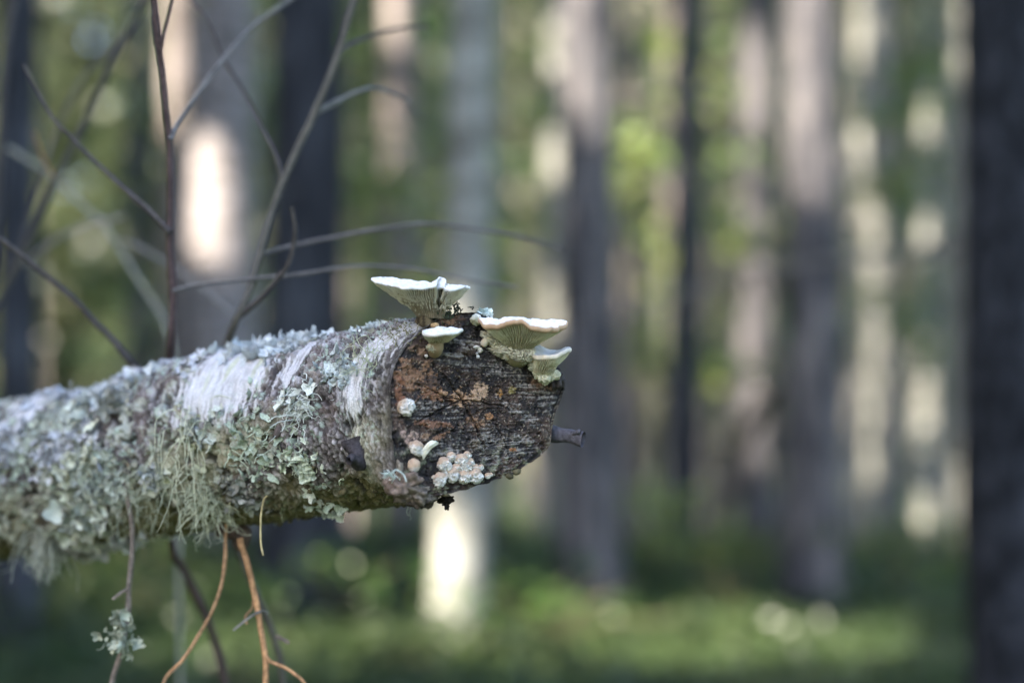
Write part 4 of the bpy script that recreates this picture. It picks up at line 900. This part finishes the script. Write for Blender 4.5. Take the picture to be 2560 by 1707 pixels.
# pale antler sprig by the torn bark
sp = thing('lichen_sprig', on_cut(1000, 1190), 'thin mint-white antler lichen arching over the torn bark', 'lichen', 'lichen tufts on the log')
Ysp = cut_depth(990, 1180) - 0.008; mb = MB()
V, F = tube(smooth_path([px(1016, 1203, Ysp), px(1008, 1185, Ysp), px(990, 1174, Ysp - 0.002), px(982, 1182, Ysp - 0.002), px(970, 1190, Ysp)], 24), np.linspace(0.0005, 0.00035, 24), 6); mb.add(V, F, (0.56, 0.64, 0.60))
rr = np.random.RandomState(2)
for k in range(26):
    p = px(rr.uniform(960, 990), rr.uniform(1180, 1196), Ysp + rr.normal(0, 0.001)); V, F = strand(p, rr.normal(0, 1, 3) + (-0.8, 0, 0), 0.0045, rr, 6, 0.5, 0.1, 0.00026); mb.add(V, F, (0.55, 0.64, 0.60))
mb.build('strands', BEARD, sp)
# dark ragged flake dangling under the torn bark
hl = thing('hanging_flake', px(1112, 1238, 0.846), 'black ragged leaf-like flake dangling under the cut face', 'lichen')
rr = np.random.RandomState(8); Pn = np.array([px(u, v, 0.846 + rr.normal(0, 0.002)) for u, v in [(1112, 1240), (1106, 1246), (1114, 1250), (1104, 1252), (1122, 1248), (1118, 1258), (1117, 1264), (1126, 1249), (1098, 1250), (1110, 1244), (1115, 1256), (1108, 1238), (1105, 1232)]])
N = np.array([0, -1, 0.0]) + rr.normal(0, 0.5, (len(Pn), 3)); N /= np.linalg.norm(N, axis=1, keepdims=True)
V, F, m = lobes(Pn, N, 0.0026, rr, 0.5); obj('lobes', V, F, LICH, hl, np.array((0.025, 0.022, 0.018)))
# crumbs of bark and moss that fringe the underside
mb = MB(); rr = np.random.RandomState(14)
bot = np.where((BNF[:, 2] < -0.80) & (T2 < 0.5))[0]; pk = rr.choice(bot, 420)
for i in pk:
    V, F = ico(1); s3 = rr.uniform(0.0008, 0.0032) * np.array([1, 1, 0.8]) * rr.uniform(0.5, 1.4, 3); mb.add(BV[i] + BNF[i] * 0.0005 + V * s3 * (1 + 0.4 * noise(V, 2, rr.randint(99)))[:, None], F, np.array((0.07, 0.06, 0.03)) * rr.uniform(0.5, 1.6))
tag(mb.build('bark_crumbs', STUB), 'dark crumbs of bark and moss fringing the underside of the log', 'debris', kind='stuff')

# ------------------------------------------------------------------ twigs and saplings
def twig(t, pts, Y0, Y1, w0, w1, col, name='stem', n=40, sides=10, knobs=True, bump=0.16):
    pts = [p if len(p) == 2 else p for p in pts]; k = len(pts)
    Yk = np.interp(np.arange(k), [a for a, _ in Y0], [b for _, b in Y0]) if isinstance(Y0, list) else np.linspace(Y0, Y1, k)
    P3 = np.array([px(p[0], p[1], y_) for p, y_ in zip(pts, Yk)]); Y0, Y1 = Yk[0], Yk[-1]
    P = smooth_path(P3, n); rad = np.linspace(w0 * Y0 / FPX, w1 * Y1 / FPX, n) / 2
    if knobs: rad = rad * (1 + 0.3 * np.clip(noise(P, 30, len(pts)) - 0.25, 0, 1) * 2)
    V, F = tube(P, rad, sides, bump=bump, seed=len(pts))
    c = np.asarray(col) * (1 + 0.35 * noise(V, 160, 4) + 0.2 * noise(V, 700, 5))[:, None]
    return obj(name, V, F, TWIGM, t, c), P3

def to_ground(pts, Y):
    g_ = np.array(base_to_ground(pts, Y)); a_ = np.array(pts[-1]); k_ = int((g_[1] - a_[1]) // 110) + 1
    return pts + [tuple(a_ + (g_ - a_) * i / k_) for i in range(1, k_ + 1)]

def base_to_ground(pts, Y):
    (u1, v1), (u0, v0) = pts[-1], pts[-2]; f = (2000 - v1) / max(v1 - v0, 1)
    e = px(u1 + (u1 - u0) * min(f, 1.5), 2000, Y); x, y = e[0], e[1]; z = float(ground_z(np.array([x]), np.array([y]))[0]) - 0.02
    return (1280 + x / y * FPX, 853.5 - (z - CAMZ) / y * FPX)

RED, GREY, PALE, DK, OR_ = (0.075, 0.05, 0.05), (0.065, 0.057, 0.054), (0.16, 0.15, 0.14), (0.05, 0.045, 0.06), (0.42, 0.23, 0.12)
def sapling(label, main, Y0, Y1, w0, w1, col, branches=(), ground=True, name='sapling'):
    if ground: main = to_ground(main, Y1)
    b = px(main[-1][0], main[-1][1], Y1); t = thing(name, b, label, 'sapling' if name == 'sapling' else 'twig', 'bare twigs around the log')
    twig(t, main, Y0, Y1, w0, w1, col, 'stem', 150)
    for pts, a, b_, wa, wb, cl_ in branches: twig(t, pts, a, b_, wa, wb, cl_, 'branch', 40)
    return t
sapling('upright reddish-brown forked sapling rising behind the log', [(383, -60), (387, 0), (396, 103), (405, 166), (416, 287), (424, 367), (426, 517), (425, 631), (432, 723), (428, 832), (420, 960), (418, 1150), (432, 1368), (455, 1415), (489, 1483), (532, 1583), (563, 1707)], [(0, 0.955), (9, 1.0), (10, 1.04), (11, 1.08), (16, 1.14)], 1.14, 15, 30, RED,
        [([(403, 150), (407, 105), (430, 0), (440, -50)], 0.965, 0.95, 9, 8, RED), ([(426, 582), (379, 534), (321, 482), (247, 413), (178, 344), (126, 287), (60, 164)], 0.978, 1.02, 15, 8, GREY),
         ([(432, 728), (494, 712), (631, 697), (746, 686), (860, 668), (943, 665), (1058, 677), (1173, 700), (1294, 718)], 0.985, 1.06, 11, 7, (0.12, 0.11, 0.105)),
         ([(425, 350), (453, 293), (557, 149), (637, 63), (723, 0), (790, -60)], 0.972, 1.15, 11, 8, (0.15, 0.14, 0.135))])
sapling('curved greenish-grey sapling leaning over the frosty lichen crest', [(905, -60), (884, 0), (844, 138), (792, 270), (746, 367), (712, 442), (677, 534), (649, 637), (626, 718), (597, 786), (565, 867), (550, 960), (545, 1120), (570, 1290), (605, 1400), (650, 1503), (667, 1546), (687, 1597), (700, 1651), (707, 1707)], [(0, 1.05), (9, 1.0), (10, 1.02), (11, 1.06), (13, 1.06), (20, 1.06)], 1.06, 19, 15, (0.085, 0.078, 0.066),
        [([(706, 450), (689, 390), (654, 316), (608, 224), (557, 143), (517, 46), (479, 0), (450, -40)], 1.026, 1.10, 11, 9, GREY), ([(600, 790), (649, 746), (695, 695), (723, 654), (738, 580), (729, 517)], 1.002, 0.97, 14, 10, GREY),
         ([(792, 282), (844, 253), (900, 228), (938, 221), (990, 238), (1030, 258)], 1.036, 1.12, 13, 8, PALE), ([(846, 135), (870, 115), (909, 98), (990, 72), (1075, 66)], 1.044, 1.14, 13, 7, GREY),
         ([(645, 640), (700, 622), (800, 600), (943, 574), (1075, 560), (1248, 583), (1334, 600), (1408, 626)], 1.012, 1.10, 12, 8, (0.11, 0.10, 0.098))])
sapling('slanting olive-grey sapling crossing behind the forked one', [(385, -40), (370, 0), (321, 80), (276, 166), (230, 270), (172, 385), (138, 448), (103, 540), (52, 649), (0, 746), (-60, 900), (-110, 1200), (-130, 1707)], 1.2, 1.3, 16, 20, (0.06, 0.057, 0.05),
        [([(140, 445), (110, 400), (85, 330)], 1.235, 1.22, 9, 5, (0.28, 0.17, 0.07)), ([(8, 740), (172, 258), (287, 115), (379, -20)], 1.26, 1.4, 8, 7, GREY)])
sapling('thin dark sapling beside the blue-grey pine trunk', [(38, -40), (35, 0), (20, 90), (8, 220), (0, 400), (-20, 700), (-60, 1200), (-70, 1707)], 1.3, 1.3, 18, 20, (0.055, 0.05, 0.05))
sapling('long dark-brown twig sloping down to the top of the log', [(-80, 545), (0, 597), (52, 637), (115, 689), (189, 752), (230, 798), (276, 844), (321, 900), (385, 985), (440, 1150)], [(0, 1.0), (7, 1.04), (9, 1.08)], 1.08, 13, 17, GREY, ground=False, name='slanting_twig')
sapling('pale blurred twig curving down to the forked sapling', [(20, 370), (63, 396), (132, 442), (189, 499), (247, 551), (287, 603), (321, 660), (362, 723), (402, 786), (430, 870), (440, 1000), (445, 1300), (450, 1707)], 1.42, 1.32, 11, 13, (0.24, 0.24, 0.2),
        [([(247, 551), (270, 552), (310, 540)], 1.38, 1.36, 14, 9, (0.3, 0.28, 0.26)), ([(63, 660), (143, 597), (218, 562), (250, 553)], 1.42, 1.38, 12, 12, (0.2, 0.19, 0.17)), ([(290, 606), (327, 608), (419, 660), (499, 717), (585, 786)], 1.37, 1.30, 9, 7, (0.2, 0.19, 0.18))])
def hang(label, pts, Y0, Y1, w0, w1, col, branches=(), ext=True):
    if ext:
        pts = to_ground(pts, Y1)
    b = px(pts[0][0], pts[0][1], Y0); t = thing('hanging_twig', b, label, 'twig', 'twigs hanging under the log')
    twig(t, pts, Y0, Y1, w0, w1, col, 'stem', 140, bump=0.12)
    for bp, a, b_, wa, wb, cl_ in branches: twig(t, bp, a, b_, wa, wb, cl_, 'branch', 24)
    return t
Yl = bark_at(325, 1240)[0][1]; Yo = bark_at(600, 1290)[0][1]
hang('grey-brown twig with a lichen tuft halfway down, hanging under the shaggy lichen', [(312, 1195), (321, 1257), (331, 1321), (329, 1398), (322, 1466), (321, 1516), (314, 1567), (304, 1627), (280, 1707)], Yl - 0.002, Yl - 0.02, 13, 16, (0.17, 0.14, 0.12), [([(322, 1470), (305, 1480), (282, 1497)], Yl - 0.01, Yl - 0.01, 9, 7, (0.19, 0.16, 0.14))])
hang('bowed orange-brown rootlet swinging out under the large lichen beard', [(566, 1310), (564, 1348), (563, 1398), (553, 1462), (532, 1523), (495, 1590), (455, 1651), (408, 1707)], Yo + 0.004, Yo, 8, 11, (0.38, 0.22, 0.125))
hang('straight orange forked rootlet hanging from a dark knob of the log', [(600, 1345), (605, 1368), (616, 1398), (630, 1456), (643, 1516), (653, 1577), (664, 1647), (664, 1707)], Yo - 0.002, Yo - 0.004, 15, 13, OR_, [([(664, 1640), (680, 1655), (711, 1667), (737, 1684), (761, 1707), (800, 1780)], Yo - 0.004, Yo - 0.006, 9, 7, OR_), ([(645, 1528), (620, 1545), (583, 1575)], Yo - 0.006, Yo - 0.012, 6, 5, (0.2, 0.19, 0.18)), ([(632, 1500), (630, 1520), (614, 1540), (617, 1560)], Yo, Yo - 0.002, 5, 5, (0.28, 0.17, 0.1)), ([(640, 1534), (655, 1527), (668, 1532)], Yo - 0.008, Yo + 0.006, 6, 6, (0.2, 0.19, 0.18)), ([(690, 1590), (705, 1596), (723, 1606)], Yo + 0.02, Yo + 0.02, 9, 8, (0.25, 0.19, 0.16))])
Ys = bark_at(668, 1242)[0][1]
hang('short straw-yellow needle hanging from the underside beside the orange rootlets', [(676, 1236), (667, 1240), (660, 1247), (655, 1270), (652, 1298), (652, 1355), (658, 1388)], Ys - 0.002, Ys - 0.008, 4, 5, (0.46, 0.38, 0.2), ext=False)
bp_ = px(304, 1590, Yl - 0.018); tuft(304, 1590, 'grey-green lichen tuft growing on the hanging grey-brown twig', 34, 0.011, 0.0045, (0.40, 0.43, 0.34), 0.8, 0.3, 0.0004, base=(bp_, np.array([-0.2, -0.7, 0.2])), leafy=22)
for k, (u, v) in enumerate([(304, 1548), (306, 1615)]):
    tuft(u, v, 'small lichen scrap on the hanging grey-brown twig', 14, 0.008, 0.002, (0.38, 0.41, 0.32), 0.8, 0.3, 0.0004, base=(px(u, v, Yl - 0.018), np.array([-0.2, -0.7, 0.2])), leafy=8)
